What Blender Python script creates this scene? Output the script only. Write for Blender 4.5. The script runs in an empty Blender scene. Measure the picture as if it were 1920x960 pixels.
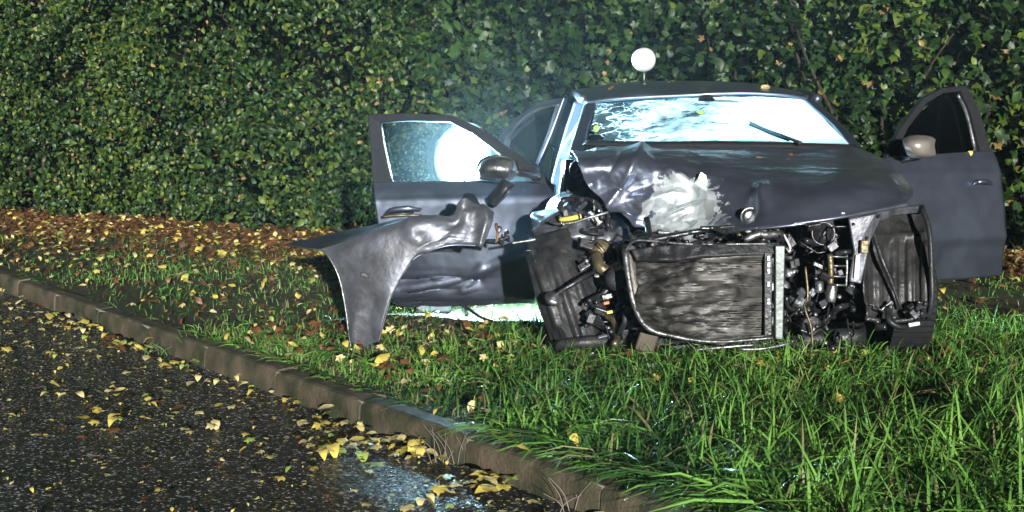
import bpy, math, random
import numpy as np
from mathutils import Vector, Matrix, noise as mnoise
R = math.radians
random.seed(7); rng = np.random.default_rng(7)
scene = bpy.context.scene
col = scene.collection

# ------------------------------------------------------------------ camera, sky, sun, exposure
H = 1.25                                   # camera height above the verge
F = 2666.67                                # focal length in photograph pixels
PITCH = math.atan(300.0 / F)
cam = bpy.data.cameras.new('camera'); cam.lens = 50; cam.sensor_width = 36
cam.clip_start = 0.05; cam.clip_end = 600
camo = bpy.data.objects.new('camera', cam); col.objects.link(camo)
camo.location = (0, 0, H); camo.rotation_euler = (R(90) - PITCH, 0, 0)
scene.camera = camo

SUN_AZ, SUN_EL = R(171.0), R(8.0)          # low key from behind the photographer, slightly right
w = bpy.data.worlds.new('World'); scene.world = w; w.use_nodes = True
nt = w.node_tree
sky = nt.nodes.new('ShaderNodeTexSky'); sky.sky_type = 'NISHITA'; sky.sun_disc = False
sky.sun_elevation = SUN_EL; sky.sun_rotation = SUN_AZ
bg = nt.nodes['Background']; bg.inputs[1].default_value = 0.002
nt.links.new(sky.outputs[0], bg.inputs[0])
sun = bpy.data.lights.new('sun', 'SUN'); sun.energy = 5.0; sun.angle = R(0.8); sun.color = (1.0, 0.99, 0.96)
suno = bpy.data.objects.new('sun', sun); col.objects.link(suno)
sd = Vector((math.sin(SUN_AZ) * math.cos(SUN_EL), math.cos(SUN_AZ) * math.cos(SUN_EL), math.sin(SUN_EL)))
suno.rotation_euler = sd.to_track_quat('Z', 'Y').to_euler(); suno.location = sd * 30
vs = scene.view_settings
vs.view_transform = 'Standard'; vs.look = 'None'; vs.exposure = 0.88; vs.gamma = 1.0; vs.use_curve_mapping = False
cy = scene.cycles
cy.use_denoising = True; cy.max_bounces = 8; cy.transparent_max_bounces = 16; cy.sample_clamp_indirect = 6.0
cy.caustics_reflective = False; cy.caustics_refractive = False

# ------------------------------------------------------------------ pixel -> place helpers
cp, sp = math.cos(PITCH), math.sin(PITCH)
def W(x, y, d):
    "point seen at photograph pixel (x, y) at distance d ahead of the camera"
    dx = (x - 960) / F; dy = (480 - y) / F
    Y = cp + sp * dy; Z = -sp + cp * dy
    k = d / Y
    return (dx * k, d, H + Z * k)
def G(x, y, z=0.0):
    "point of the ground (height z) seen at pixel (x, y)"
    dx = (x - 960) / F; dy = (480 - y) / F
    Y = cp + sp * dy; Z = -sp + cp * dy
    k = (z - H) / Z
    return (dx * k, Y * k, z)
def proj(P):
    P = np.asarray(P, float)
    X, Y, Z = P[..., 0], P[..., 1], P[..., 2] - H
    f_ = Y * cp - Z * sp; u_ = Y * sp + Z * cp
    return 960 + F * X / f_, 480 - F * u_ / f_

# ------------------------------------------------------------------ object helpers
def tag(o, label=None, cat=None, group=None, kind=None):
    if label: o['label'] = label
    if cat: o['category'] = cat
    if group: o['group'] = group
    if kind: o['kind'] = kind
    return o
def link(o, parent=None):
    col.objects.link(o)
    if parent is not None:
        o.parent = parent
        pm = Matrix.LocRotScale(parent.location, parent.rotation_euler, parent.scale)
        o.matrix_parent_inverse = pm.inverted()
    return o
def empty(name, loc):
    o = bpy.data.objects.new(name, None); o.location = loc; o.empty_display_size = 0.1
    return link(o)
def mesh_obj(name, verts, faces, mat, parent=None, smooth=False, solid=0.0, offset=0.0, bevel=0.0):
    me = bpy.data.meshes.new(name)
    me.from_pydata([tuple(map(float, v)) for v in verts], [], [tuple(int(i) for i in f) for f in faces])
    for m in (mat if isinstance(mat, (list, tuple)) else [mat]): me.materials.append(m)
    if smooth: me.polygons.foreach_set('use_smooth', [True] * len(me.polygons))
    me.update()
    o = bpy.data.objects.new(name, me); link(o, parent)
    if solid:
        s = o.modifiers.new('shell', 'SOLIDIFY'); s.thickness = solid; s.offset = offset
    if bevel:
        b = o.modifiers.new('edge', 'BEVEL'); b.width = bevel; b.segments = 2; b.limit_method = 'ANGLE'
    return o
def np_mesh(name, V, Fc, mats, midx=None, smooth=False):
    me = bpy.data.meshes.new(name)
    V = np.ascontiguousarray(V, np.float32); Fc = np.ascontiguousarray(Fc, np.int32)
    n, k = Fc.shape
    me.vertices.add(len(V)); me.vertices.foreach_set('co', V.ravel())
    me.loops.add(n * k); me.loops.foreach_set('vertex_index', Fc.ravel())
    me.polygons.add(n); me.polygons.foreach_set('loop_start', np.arange(0, n * k, k, dtype=np.int32))
    try: me.polygons.foreach_set('loop_total', np.full(n, k, np.int32))
    except Exception: pass
    for m in mats: me.materials.append(m)
    if midx is not None: me.polygons.foreach_set('material_index', np.asarray(midx, np.int32))
    if smooth: me.polygons.foreach_set('use_smooth', np.ones(n, bool))
    me.update(calc_edges=True); me.validate()
    return me
def crv(pts, n, closed=False):
    "Catmull-Rom curve through pts, n samples"
    p = np.asarray(pts, float); k = len(p)
    if closed:
        t = np.linspace(0, k, n, endpoint=False); i = np.floor(t).astype(int); f = (t - i)[:, None]
        a, b, c, d = p[(i - 1) % k], p[i % k], p[(i + 1) % k], p[(i + 2) % k]
    else:
        if k == 2:
            t = np.linspace(0, 1, n)[:, None]; return p[0] * (1 - t) + p[1] * t
        q = np.vstack([2 * p[0] - p[1], p, 2 * p[-1] - p[-2]])
        t = np.linspace(0, k - 1, n); i = np.minimum(np.floor(t).astype(int), k - 2); f = (t - i)[:, None]
        a, b, c, d = q[i], q[i + 1], q[i + 2], q[i + 3]
    return 0.5 * ((2 * b) + (-a + c) * f + (2 * a - 5 * b + 4 * c - d) * f * f + (-a + 3 * b - 3 * c + d) * f ** 3)
def gridfaces(nv, nu, closed_u=False):
    fs = []
    for j in range(nv - 1):
        for i in range(nu if closed_u else nu - 1):
            i2 = (i + 1) % nu
            fs.append((j * nu + i, j * nu + i2, (j + 1) * nu + i2, (j + 1) * nu + i))
    return fs
def surf(rows, nu, nv):
    A = np.stack([crv(r, nu) for r in rows])
    return np.stack([crv(A[:, i], nv) for i in range(nu)], 1)          # nv, nu, 3
def normals(Gd):
    du = np.gradient(Gd, axis=1); dv = np.gradient(Gd, axis=0)
    n = np.cross(du, dv); return n / np.maximum(np.linalg.norm(n, axis=-1, keepdims=True), 1e-9)
def nz(P, s, seed=0.0):
    "fractal noise at points P"
    sh = np.asarray(P).shape[:-1]; q = np.asarray(P).reshape(-1, 3) * s + seed
    return np.array([mnoise.fractal(Vector(p), 0.8, 2.0, 4) for p in q]).reshape(sh)
def nz1(P, s, seed=0.0):
    sh = np.asarray(P).shape[:-1]; q = np.asarray(P).reshape(-1, 3) * s + seed
    return np.array([mnoise.noise(Vector(p)) for p in q]).reshape(sh)
def ridge(P, s, seed=0.0):
    return 1 - np.abs(nz1(P, s, seed)) * 2
def loft(name, rows, mat, parent=None, nu=24, nv=16, disp=None, solid=0.004, offset=0.0, face_cam=True, px=True):
    rr = [[W(*p) for p in r] for r in rows] if px else rows
    A = surf(rr, nu, nv)
    if disp is not None:
        n = normals(A)
        if face_cam:
            s = np.sign(np.sum(n * (np.array([0, 0, H]) - A), -1, keepdims=True)); n = n * s
        A = A + n * disp(A)[..., None]
    return mesh_obj(name, A.reshape(-1, 3), gridfaces(nv, nu), mat, parent, True, solid, offset)
def tube_data(pts, r, seg=8, n=None, cap=True):
    p = np.asarray(pts, float)
    n = n or max(2, 5 * (len(p) - 1)) if len(p) > 2 else 2
    c = crv(p, n); rad = np.interp(np.linspace(0, 1, n), np.linspace(0, 1, len(np.atleast_1d(r))), np.atleast_1d(r)) if np.ndim(r) else np.full(n, r)
    t = np.gradient(c, axis=0); t /= np.maximum(np.linalg.norm(t, axis=1, keepdims=True), 1e-9)
    up = np.array([0.13, 0.31, 0.94]); V = []
    a = np.linspace(0, 2 * np.pi, seg, endpoint=False)
    for i in range(n):
        x = np.cross(t[i], up)
        if np.linalg.norm(x) < 1e-3: x = np.cross(t[i], [1, 0, 0])
        x /= np.linalg.norm(x); y = np.cross(t[i], x)
        V.append(c[i] + rad[i] * (np.cos(a)[:, None] * x + np.sin(a)[:, None] * y))
    V = np.vstack(V); fs = gridfaces(n, seg, True)
    if cap: fs += [tuple(range(seg))[::-1], tuple(range((n - 1) * seg, n * seg))]
    return V, fs
def tube(name, pts, r, mat, parent=None, seg=8, n=None, px=False):
    pts = [W(*p) for p in pts] if px else pts
    V, fs = tube_data(pts, r, seg, n)
    return mesh_obj(name, V, fs, mat, parent, True)
def box_data(c, size, rot=None):
    s = np.array(size) / 2; V = np.array([[x, y, z] for x in (-1, 1) for y in (-1, 1) for z in (-1, 1)]) * s
    if rot is not None: V = V @ np.array(rot.to_matrix() if hasattr(rot, 'to_matrix') else rot).T
    return V + np.array(c), [(0, 1, 3, 2), (4, 6, 7, 5), (0, 4, 5, 1), (2, 3, 7, 6), (0, 2, 6, 4), (1, 5, 7, 3)]
def box(name, c, size, mat, parent=None, rot=None, bevel=0.004):
    V, fs = box_data(c, size, rot); return mesh_obj(name, V, fs, mat, parent, False, bevel=bevel)
def lathe_data(profile, c, axis, seg=24):
    "profile = (radius, along axis) pairs"
    ax = Vector(axis).normalized(); x = ax.orthogonal().normalized(); y = ax.cross(x)
    a = np.linspace(0, 2 * np.pi, seg, endpoint=False); V = []
    for r, h in profile:
        for t in a: V.append(np.array(c) + np.array(ax) * h + r * (math.cos(t) * np.array(x) + math.sin(t) * np.array(y)))
    fs = gridfaces(len(profile), seg, True)
    return V, fs + [tuple(range(seg))[::-1], tuple(range((len(profile) - 1) * seg, len(profile) * seg))]
def lathe(name, profile, c, axis, mat, parent=None, seg=24):
    V, fs = lathe_data(profile, c, axis, seg); return mesh_obj(name, V, fs, mat, parent, True)
def ring_panel(name, outer, inner, thick, mat, parent=None):
    "flat frame between two outlines with the same number of points, given thickness"
    o = np.array(outer, float); i = np.array(inner, float); n = len(o)
    nrm = np.cross(o[1] - o[0], o[n // 2] - o[0]); nrm /= np.linalg.norm(nrm)
    if nrm[1] > 0: nrm = -nrm
    V = np.vstack([o + nrm * thick / 2, i + nrm * thick / 2, o - nrm * thick / 2, i - nrm * thick / 2]); fs = []
    for k in range(n):
        j = (k + 1) % n
        fs += [(k, j, n + j, n + k), (2 * n + k, 3 * n + k, 3 * n + j, 2 * n + j), (k, 2 * n + k, 2 * n + j, j), (n + k, n + j, 3 * n + j, 3 * n + k)]
    return mesh_obj(name, V, fs, mat, parent, False, bevel=0.006)
def plate(name, outline, thick, mat, parent=None, bevel=0.0):
    o = np.array(outline, float); n = len(o)
    nrm = np.cross(o[1] - o[0], o[n // 2] - o[0]); nrm /= np.linalg.norm(nrm)
    V = np.vstack([o + nrm * thick / 2, o - nrm * thick / 2])
    fs = [tuple(range(n)), tuple(range(2 * n - 1, n - 1, -1))] + [(k, k + n, (k + 1) % n + n, (k + 1) % n) for k in range(n)]
    return mesh_obj(name, V, fs, mat, parent, False, bevel=bevel)

# ------------------------------------------------------------------ materials
def mat(name, color, rough=0.5, metal=0.0, var=0.25, vscale=6.0, bump=0.0, bscale=40.0, coat=0.0, spec=0.5, rvar=0.0, color2=None, rscale=None):
    m = bpy.data.materials.new(name); m.use_nodes = True; t = m.node_tree; b = t.nodes['Principled BSDF']
    b.inputs['Roughness'].default_value = rough; b.inputs['Metallic'].default_value = metal
    b.inputs['Coat Weight'].default_value = coat; b.inputs['Coat Roughness'].default_value = 0.06
    b.inputs['Specular IOR Level'].default_value = spec
    g = t.nodes.new('ShaderNodeNewGeometry')
    n = t.nodes.new('ShaderNodeTexNoise'); n.inputs['Scale'].default_value = vscale; n.inputs['Detail'].default_value = 5
    t.links.new(g.outputs['Position'], n.inputs['Vector'])
    r = t.nodes.new('ShaderNodeValToRGB')
    c2 = color2 if color2 else tuple(c * (1 - var) for c in color)
    r.color_ramp.elements[0].position = 0.35; r.color_ramp.elements[0].color = (*c2, 1)
    r.color_ramp.elements[1].position = 0.68; r.color_ramp.elements[1].color = (*[min(1, c * (1 + var * 0.6)) for c in color], 1)
    t.links.new(n.outputs[0], r.inputs[0]); t.links.new(r.outputs[0], b.inputs['Base Color'])
    if rvar:
        n3 = t.nodes.new('ShaderNodeTexNoise'); n3.inputs['Scale'].default_value = rscale or vscale * 2.3; n3.inputs['Detail'].default_value = 4
        t.links.new(g.outputs['Position'], n3.inputs['Vector'])
        mr = t.nodes.new('ShaderNodeMapRange'); mr.inputs[1].default_value = .3; mr.inputs[2].default_value = .7
        mr.inputs[3].default_value = max(.02, rough - rvar); mr.inputs[4].default_value = min(1, rough + rvar)
        t.links.new(n3.outputs[0], mr.inputs[0]); t.links.new(mr.outputs[0], b.inputs['Roughness'])
    if bump:
        n2 = t.nodes.new('ShaderNodeTexNoise'); n2.inputs['Scale'].default_value = bscale; n2.inputs['Detail'].default_value = 6
        t.links.new(g.outputs['Position'], n2.inputs['Vector'])
        bp = t.nodes.new('ShaderNodeBump'); bp.inputs['Strength'].default_value = bump; bp.inputs['Distance'].default_value = 0.01
        t.links.new(n2.outputs[0], bp.inputs['Height']); t.links.new(bp.outputs[0], b.inputs['Normal'])
    return m
def paint_mat(name, color):
    "dark metallic paint, wet: rain drops, dirt film, clear coat"
    m = mat(name, color, 0.40, 0.93, 0.06, 3.0, coat=0.4, rvar=0.04, rscale=8)
    t = m.node_tree; b = t.nodes['Principled BSDF']; g = [n for n in t.nodes if n.type == 'NEW_GEOMETRY'][0]
    v = t.nodes.new('ShaderNodeTexVoronoi'); v.inputs['Scale'].default_value = 75; t.links.new(g.outputs['Position'], v.inputs['Vector'])
    mr = t.nodes.new('ShaderNodeMapRange'); mr.inputs[1].default_value = 0.0; mr.inputs[2].default_value = 0.22
    mr.inputs[3].default_value = 1; mr.inputs[4].default_value = 0; t.links.new(v.outputs['Distance'], mr.inputs[0])
    bp = t.nodes.new('ShaderNodeBump'); bp.inputs['Strength'].default_value = 1.0; bp.inputs['Distance'].default_value = 0.006
    t.links.new(mr.outputs[0], bp.inputs['Height'])
    t.links.new(bp.outputs[0], b.inputs['Coat Normal'])
    n2 = t.nodes.new('ShaderNodeTexNoise'); n2.inputs['Scale'].default_value = 14; n2.inputs['Detail'].default_value = 5; t.links.new(g.outputs['Position'], n2.inputs['Vector'])
    b2 = t.nodes.new('ShaderNodeBump'); b2.inputs['Strength'].default_value = 0.04; b2.inputs['Distance'].default_value = 0.01
    t.links.new(n2.outputs[0], b2.inputs['Height']); t.links.new(b2.outputs[0], b.inputs['Normal'])
    return m
M = {}
M['paint'] = paint_mat('grey metallic paint', (0.185, 0.212, 0.275))
M['dusty'] = mat('grey paint under a muddy film', (0.14, 0.148, 0.172), 0.48, 0.65, 0.3, 7, 0.2, 50, coat=0.15, rvar=0.12, rscale=25, color2=(0.10, 0.102, 0.112))
M['primer'] = mat('scraped bare metal and primer', (0.66, 0.70, 0.70), 0.4, 0.25, 0.3, 16, 0.5, 45, color2=(0.34, 0.36, 0.35))
M['black'] = mat('black plastic', (0.016, 0.016, 0.018), 0.46, 0, 0.4, 12, 0.35, 60, rvar=0.16, spec=0.4)
M['liner'] = mat('muddy black liner', (0.022, 0.021, 0.021), 0.48, 0, 0.5, 9, 0.5, 35, rvar=0.18, spec=0.4)
M['rubber'] = mat('rubber', (0.010, 0.010, 0.011), 0.75, 0, 0.3, 30, 0.15, 120, spec=0.25)
M['hose'] = mat('wet rubber hose', (0.02, 0.02, 0.022), 0.25, 0, 0.3, 20, 0.15, 80)
M['alu'] = mat('dull aluminium', (0.30, 0.305, 0.305), 0.42, 0.9, 0.5, 14, 0.4, 60, rvar=0.12)
M['dull'] = mat('dull cast metal', (0.18, 0.18, 0.18), 0.42, 0.8, 0.6, 22, 0.5, 60, rvar=0.15)
M['steel'] = mat('dark steel', (0.085, 0.085, 0.09), 0.40, 0.85, 0.5, 18, 0.4, 50, rvar=0.15)
M['brass'] = mat('dirty brass', (0.17, 0.14, 0.08), 0.45, 0.7, 0.6, 20, 0.4, 60)
M['rust'] = mat('rusty metal', (0.22, 0.10, 0.05), 0.7, 0.3, 0.5, 20, 0.6, 60)
M['inner'] = mat('grey inner wing paint', (0.12, 0.125, 0.145), 0.40, 0.5, 0.5, 10, 0.4, 25, coat=0.2)
M['yellow'] = mat('yellow plastic', (0.75, 0.62, 0.12), 0.4, 0, 0.15)
M['orange'] = mat('orange plastic', (0.6, 0.16, 0.05), 0.4, 0, 0.15)
M['bluegrey'] = mat('blue grey plastic', (0.10, 0.14, 0.19), 0.4, 0, 0.2)
M['white'] = mat('white coated ball', (0.58, 0.58, 0.58), 0.5, 0, 0.04, 3)
M['fabric'] = mat('white airbag cloth', (0.82, 0.84, 0.84), 0.8, 0, 0.08, 5, 0.3, 30)
M['seat'] = mat('dark seat cloth', (0.04, 0.04, 0.045), 0.8, 0, 0.3, 8, 0.3, 90)
M['asphalt'] = M['soil'] = None

def asphalt():
    m = mat('wet asphalt', (0.020, 0.020, 0.023), 0.42, 0, 0.5, 5, spec=0.5)
    t = m.node_tree; b = t.nodes['Principled BSDF']; g = [n for n in t.nodes if n.type == 'NEW_GEOMETRY'][0]
    v = t.nodes.new('ShaderNodeTexVoronoi'); v.inputs['Scale'].default_value = 105; t.links.new(g.outputs['Position'], v.inputs['Vector'])
    v2 = t.nodes.new('ShaderNodeTexVoronoi'); v2.inputs['Scale'].default_value = 210; t.links.new(g.outputs['Position'], v2.inputs['Vector'])
    ad = t.nodes.new('ShaderNodeMath'); ad.operation = 'MULTIPLY_ADD'; ad.inputs[1].default_value = 0.5
    t.links.new(v2.outputs['Distance'], ad.inputs[0]); t.links.new(v.outputs['Distance'], ad.inputs[2])
    bp = t.nodes.new('ShaderNodeBump'); bp.invert = True; bp.inputs['Strength'].default_value = 0.9; bp.inputs['Distance'].default_value = 0.006
    t.links.new(ad.outputs[0], bp.inputs['Height']); t.links.new(bp.outputs[0], b.inputs['Normal'])
    # grey stones of the aggregate
    s = t.nodes.new('ShaderNodeSeparateColor'); t.links.new(v.outputs['Color'], s.inputs[0])
    rp = t.nodes.new('ShaderNodeValToRGB'); rp.color_ramp.elements[0].position = 0.86; rp.color_ramp.elements[0].color = (0, 0, 0, 1)
    rp.color_ramp.elements[1].position = 0.97; rp.color_ramp.elements[1].color = (1, 1, 1, 1); t.links.new(s.outputs[0], rp.inputs[0])
    mx = t.nodes.new('ShaderNodeMix'); mx.data_type = 'RGBA'; base = b.inputs['Base Color'].links[0].from_socket
    t.links.new(rp.outputs[0], mx.inputs['Factor']); t.links.new(base, mx.inputs['A']); mx.inputs['B'].default_value = (0.45, 0.44, 0.43, 1)
    t.links.new(mx.outputs['Result'], b.inputs['Base Color'])
    mr = t.nodes.new('ShaderNodeMapRange'); mr.inputs[3].default_value = 0.12; mr.inputs[4].default_value = 0.6
    t.links.new(s.outputs[1], mr.inputs[0]); t.links.new(mr.outputs[0], b.inputs['Roughness'])
    return m
M['asphalt'] = asphalt()
M['soil'] = mat('damp soil', (0.055, 0.038, 0.024), 0.75, 0, 0.6, 4, 1.0, 40, color2=(0.02, 0.018, 0.01))
M['kerb'] = mat('weathered concrete kerb', (0.080, 0.062, 0.040), 0.72, 0, 0.6, 7, 0.5, 60, color2=(0.022, 0.028, 0.010))

def leaf_mat(name, c1, c2, rough=0.34, trans=0.25, vs_=7.0):
    m = mat(name, c1, rough, 0, 0.3, vs_, 0.25, 60, color2=c2, spec=0.4)
    t = m.node_tree; b = t.nodes['Principled BSDF']; out = t.nodes['Material Output']
    tr = t.nodes.new('ShaderNodeBsdfTranslucent'); mx = t.nodes.new('ShaderNodeMixShader'); mx.inputs[0].default_value = trans
    t.links.new(b.inputs['Base Color'].links[0].from_socket, tr.inputs[0])
    t.links.new(b.outputs[0], mx.inputs[1]); t.links.new(tr.outputs[0], mx.inputs[2]); t.links.new(mx.outputs[0], out.inputs[0])
    return m
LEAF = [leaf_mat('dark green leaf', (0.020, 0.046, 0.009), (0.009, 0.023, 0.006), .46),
        leaf_mat('mid green leaf', (0.040, 0.085, 0.014), (0.020, 0.048, 0.009), .44),
        leaf_mat('yellow green leaf', (0.11, 0.15, 0.020), (0.055, 0.09, 0.014), .44),
        leaf_mat('autumn leaf', (0.30, 0.20, 0.07), (0.16, 0.09, 0.03), 0.45)]
FALL = [leaf_mat('yellow fallen leaf', (0.60, 0.50, 0.11), (0.46, 0.36, 0.08), 0.45, 0.15, 20),
        leaf_mat('pale fallen leaf', (0.62, 0.54, 0.27), (0.50, 0.42, 0.17), 0.45, 0.15, 20),
        leaf_mat('green fallen leaf', (0.36, 0.44, 0.10), (0.25, 0.34, 0.08), 0.45, 0.15, 20),
        leaf_mat('brown fallen leaf', (0.16, 0.072, 0.026), (0.085, 0.038, 0.015), 0.5, 0.1, 20),
        leaf_mat('dark brown fallen leaf', (0.10, 0.045, 0.02), (0.05, 0.025, 0.012), 0.5, 0.1, 20)]
GRASS = [leaf_mat('fresh grass', (0.165, 0.33, 0.06), (0.095, 0.23, 0.04), 0.40, 0.25, 3),
         leaf_mat('deep grass', (0.065, 0.17, 0.03), (0.035, 0.10, 0.02), 0.40, 0.25, 3),
         leaf_mat('dry grass', (0.24, 0.22, 0.10), (0.15, 0.13, 0.06), 0.4, 0.2, 3)]
M['bark'] = mat('bark', (0.04, 0.031, 0.022), 0.9, 0, 0.5, 25, 0.8, 70, spec=0.1)
M['core'] = mat('dark core', (0.006, 0.007, 0.004), 1.0, 0, 0.6, 12, 1.0, 25, spec=0.0)  # near-black shade colour for the mass added behind the hedge leaves

# ------------------------------------------------------------------ the setting: ground, road, kerb, verge
KD = np.array([-0.581, 0.814]); KN = np.array([0.814, 0.581]); K0 = np.array([-0.172, 5.152])
def kst(s, t): p = K0 + KD * s + KN * t; return p
def kerb_st(X, Y):
    dx, dy = X - K0[0], Y - K0[1]; return dx * KD[0] + dy * KD[1], dx * KN[0] + dy * KN[1]
def verge_z(X, Y):
    s, t = kerb_st(X, Y)
    q = np.stack([X * 1.1, Y * 1.1, np.zeros_like(X)], -1)
    k = np.clip((t - 0.13) / 0.8, 0, 1)
    return (0.028 * nz1(q, 1.0, 3.3) + 0.014 * nz1(q, 3.1, 9.1)) * (0.3 + 0.7 * k) - 0.015
ROADZ = -0.115
mesh_obj('ground', [(-300, -300, -0.4), (300, -300, -0.4), (300, 300, -0.4), (-300, 300, -0.4)], [(0, 1, 2, 3)], M['soil'])['kind'] = 'structure'
c = [kst(-45, -60), kst(-45, -0.005), kst(70, -0.005), kst(70, -60)]
mesh_obj('road', [(p[0], p[1], ROADZ) for p in c], [(0, 1, 2, 3)], M['asphalt'])['kind'] = 'structure'
ss = np.concatenate([np.linspace(-45, -5, 8), np.linspace(-4.8, 12, 150), np.linspace(13, 70, 12)])
ts = np.concatenate([np.linspace(0.09, 9.5, 95), np.linspace(10.2, 70, 12)])
S, T = np.meshgrid(ss, ts); XY = K0 + S[..., None] * KD + T[..., None] * KN
Z = verge_z(XY[..., 0], XY[..., 1])
Vg = np.concatenate([XY, Z[..., None]], -1)
def verge_mat():
    m = mat('verge soil with moss', (0.06, 0.045, 0.026), 0.7, 0, 0.5, 9, 1.0, 45, color2=(0.022, 0.017, 0.010))
    t = m.node_tree; b = t.nodes['Principled BSDF']; g = [n for n in t.nodes if n.type == 'NEW_GEOMETRY'][0]
    n = t.nodes.new('ShaderNodeTexNoise'); n.inputs['Scale'].default_value = 1.6; n.inputs['Detail'].default_value = 6; t.links.new(g.outputs['Position'], n.inputs['Vector'])
    r = t.nodes.new('ShaderNodeValToRGB'); r.color_ramp.elements[0].position = 0.45; r.color_ramp.elements[0].color = (0, 0, 0, 1); r.color_ramp.elements[1].position = 0.62
    t.links.new(n.outputs[0], r.inputs[0]); mx = t.nodes.new('ShaderNodeMix'); mx.data_type = 'RGBA'
    t.links.new(r.outputs[0], mx.inputs['Factor']); t.links.new(b.inputs['Base Color'].links[0].from_socket, mx.inputs['A']); mx.inputs['B'].default_value = (0.035, 0.055, 0.016, 1)
    t.links.new(mx.outputs['Result'], b.inputs['Base Color']); return m
mesh_obj('grass_verge', Vg.reshape(-1, 3), gridfaces(len(ts), len(ss)), verge_mat(), None, True)['kind'] = 'structure'
kerb = empty('kerb', (*kst(0, 0.06), ROADZ)); kerb['kind'] = 'structure'
KL = 0.79
for k in range(-6, 16):
    g_ = 0.006; s0 = k * KL + g_; s1 = (k + 1) * KL - g_; a = random.uniform(-.004, .004); dz = random.uniform(-.006, .004)
    prof = [(-0.012, ROADZ - 0.1), (-0.004, -0.03), (0.008, -0.006), (0.022, 0.0), (0.095, 0.0), (0.095, ROADZ - 0.1)]
    V = []; n = 9
    for i in range(n):
        s = s0 + (s1 - s0) * i / (n - 1); chip = 0.006 if i in (0, n - 1) else 0
        for j, (t, z) in enumerate(prof):
            q = kst(s, t + a + (chip if j in (1, 2) else 0) + 0.002 * math.sin(s * 31 + j)); V.append((q[0], q[1], z + dz - (chip if j in (2, 3) else 0)))
    fs = gridfaces(n, len(prof)); m_ = len(prof); fs += [tuple(range(m_)), tuple(range((n - 1) * m_, n * m_))[::-1]]
    mesh_obj('kerb_stone', V, fs, M['kerb'], kerb)
# ~7 mm mortar joints behind and under the stones
V = [(*kst(-7 * KL, .012), -.3), (*kst(17 * KL, .012), -.3), (*kst(17 * KL, .012), -.012), (*kst(-7 * KL, .012), -.012), (*kst(-7 * KL, .09), -.012), (*kst(17 * KL, .09), -.012)]
mesh_obj('mortar_bed', V, [(0, 1, 2, 3), (3, 2, 5, 4)], mat('pale mortar', (0.33, 0.31, 0.27), 0.8), kerb)
# ------------------------------------------------------------------ leaf shapes
def leaf_round(fold=0.25, curl=0.15, wob=0.0, stem=True):
    "pointed oval leaf, base at origin, along +y, unit length"
    o = [(0, 0), (.17, .12), (.30, .36), (.30, .58), (.17, .82), (0, 1.0)]
    V = []
    for x, y in o: V.append((x, y))
    L = [(-x, y) for x, y in o[1:-1]]
    P = V + L
    mid = [(0, .36), (0, .62)]
    P = P + mid
    out = []
    for i, (x, y) in enumerate(P):
        z = abs(x) * fold + curl * math.sin(y * 3.0) * 0.6 - curl * y + wob * random.uniform(-1, 1)
        out.append((x, y - .5, z))
    n = len(o); a, b = len(V) + len(L), len(V) + len(L) + 1
    r = list(range(n)); l = [0] + list(range(n, n + len(L))) + [n - 1]
    fs = [(r[0], r[1], a), (r[1], r[2], a), (a, r[2], b), (r[2], r[3], b), (r[3], r[4], b), (r[4], r[5], b)]
    fs += [(l[0], a, l[1]), (l[1], a, l[2]), (a, b, l[2]), (l[2], b, l[3]), (l[3], b, l[4]), (l[4], b, l[5])]
    if stem:
        k = len(out); out += [(-.012, -.5, 0), (.012, -.5, 0), (.05, -.86, .05), (.07, -.86, .05)]; fs += [(k, k + 1, k + 3), (k, k + 3, k + 2)]
    return np.array(out), np.array(fs)
def leaf_lobed(fold=0.2, curl=0.2, stem=True, wob=0.0):
    "five lobed maple-like leaf"
    ang = [-90, -62, -28, -8, 18, 38, 56, 72, 90]
    rad = [.16, .40, .52, .33, .58, .38, .42, .36, .62]
    P = [(0, 0)]
    for a_, r_ in zip(ang, rad): P.append((r_ * math.cos(R(a_)), r_ * math.sin(R(a_))))
    for a_, r_ in zip(ang[-2:0:-1], rad[-2:0:-1]): P.append((-r_ * math.cos(R(a_)), r_ * math.sin(R(a_))))
    out = [(x, y, abs(x) * fold - curl * (x * x + y * y) + wob * random.uniform(-1, 1)) for x, y in P]
    n = len(P) - 1; fs = [(0, 1 + i, 1 + (i + 1) % n) for i in range(n)]
    if stem:
        k = len(out); out += [(-.012, -.14, 0), (.012, -.14, 0), (.05, -.62, .06), (.07, -.62, .06)]; fs += [(k, k + 1, k + 3), (k, k + 3, k + 2)]
    return np.array(out), np.array(fs)
def frames(N, dirs, jitter):
    "random rotation frames whose z axis is near dirs"
    n = dirs + rng.normal(0, jitter, dirs.shape); n /= np.linalg.norm(n, axis=1, keepdims=True)
    r = rng.normal(0, 1, n.shape); r[:, 2] -= 0.9
    y = r - n * np.sum(r * n, 1, keepdims=True); y /= np.linalg.norm(y, axis=1, keepdims=True)
    x = np.cross(y, n); return np.stack([x, y, n], -1)
def merge_leaves(variants, var, pos, fr, size, mi, name, mats):
    Vs, Fs, Ms, off = [], [], [], 0
    for k, (tv, tf) in enumerate(variants):
        idx = np.where(var == k)[0]
        if not len(idx): continue
        P = np.einsum('nij,mj->nmi', fr[idx], tv) * size[idx, None, None] + pos[idx, None, :]
        Vs.append(P.reshape(-1, 3)); m = len(tv)
        Fs.append((tf[None] + (np.arange(len(idx)) * m)[:, None, None] + off).reshape(-1, 3)); off += len(idx) * m
        Ms.append(np.repeat(mi[idx], len(tf)))
    return np_mesh(name, np.vstack(Vs), np.vstack(Fs), mats, np.concatenate(Ms))
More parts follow.
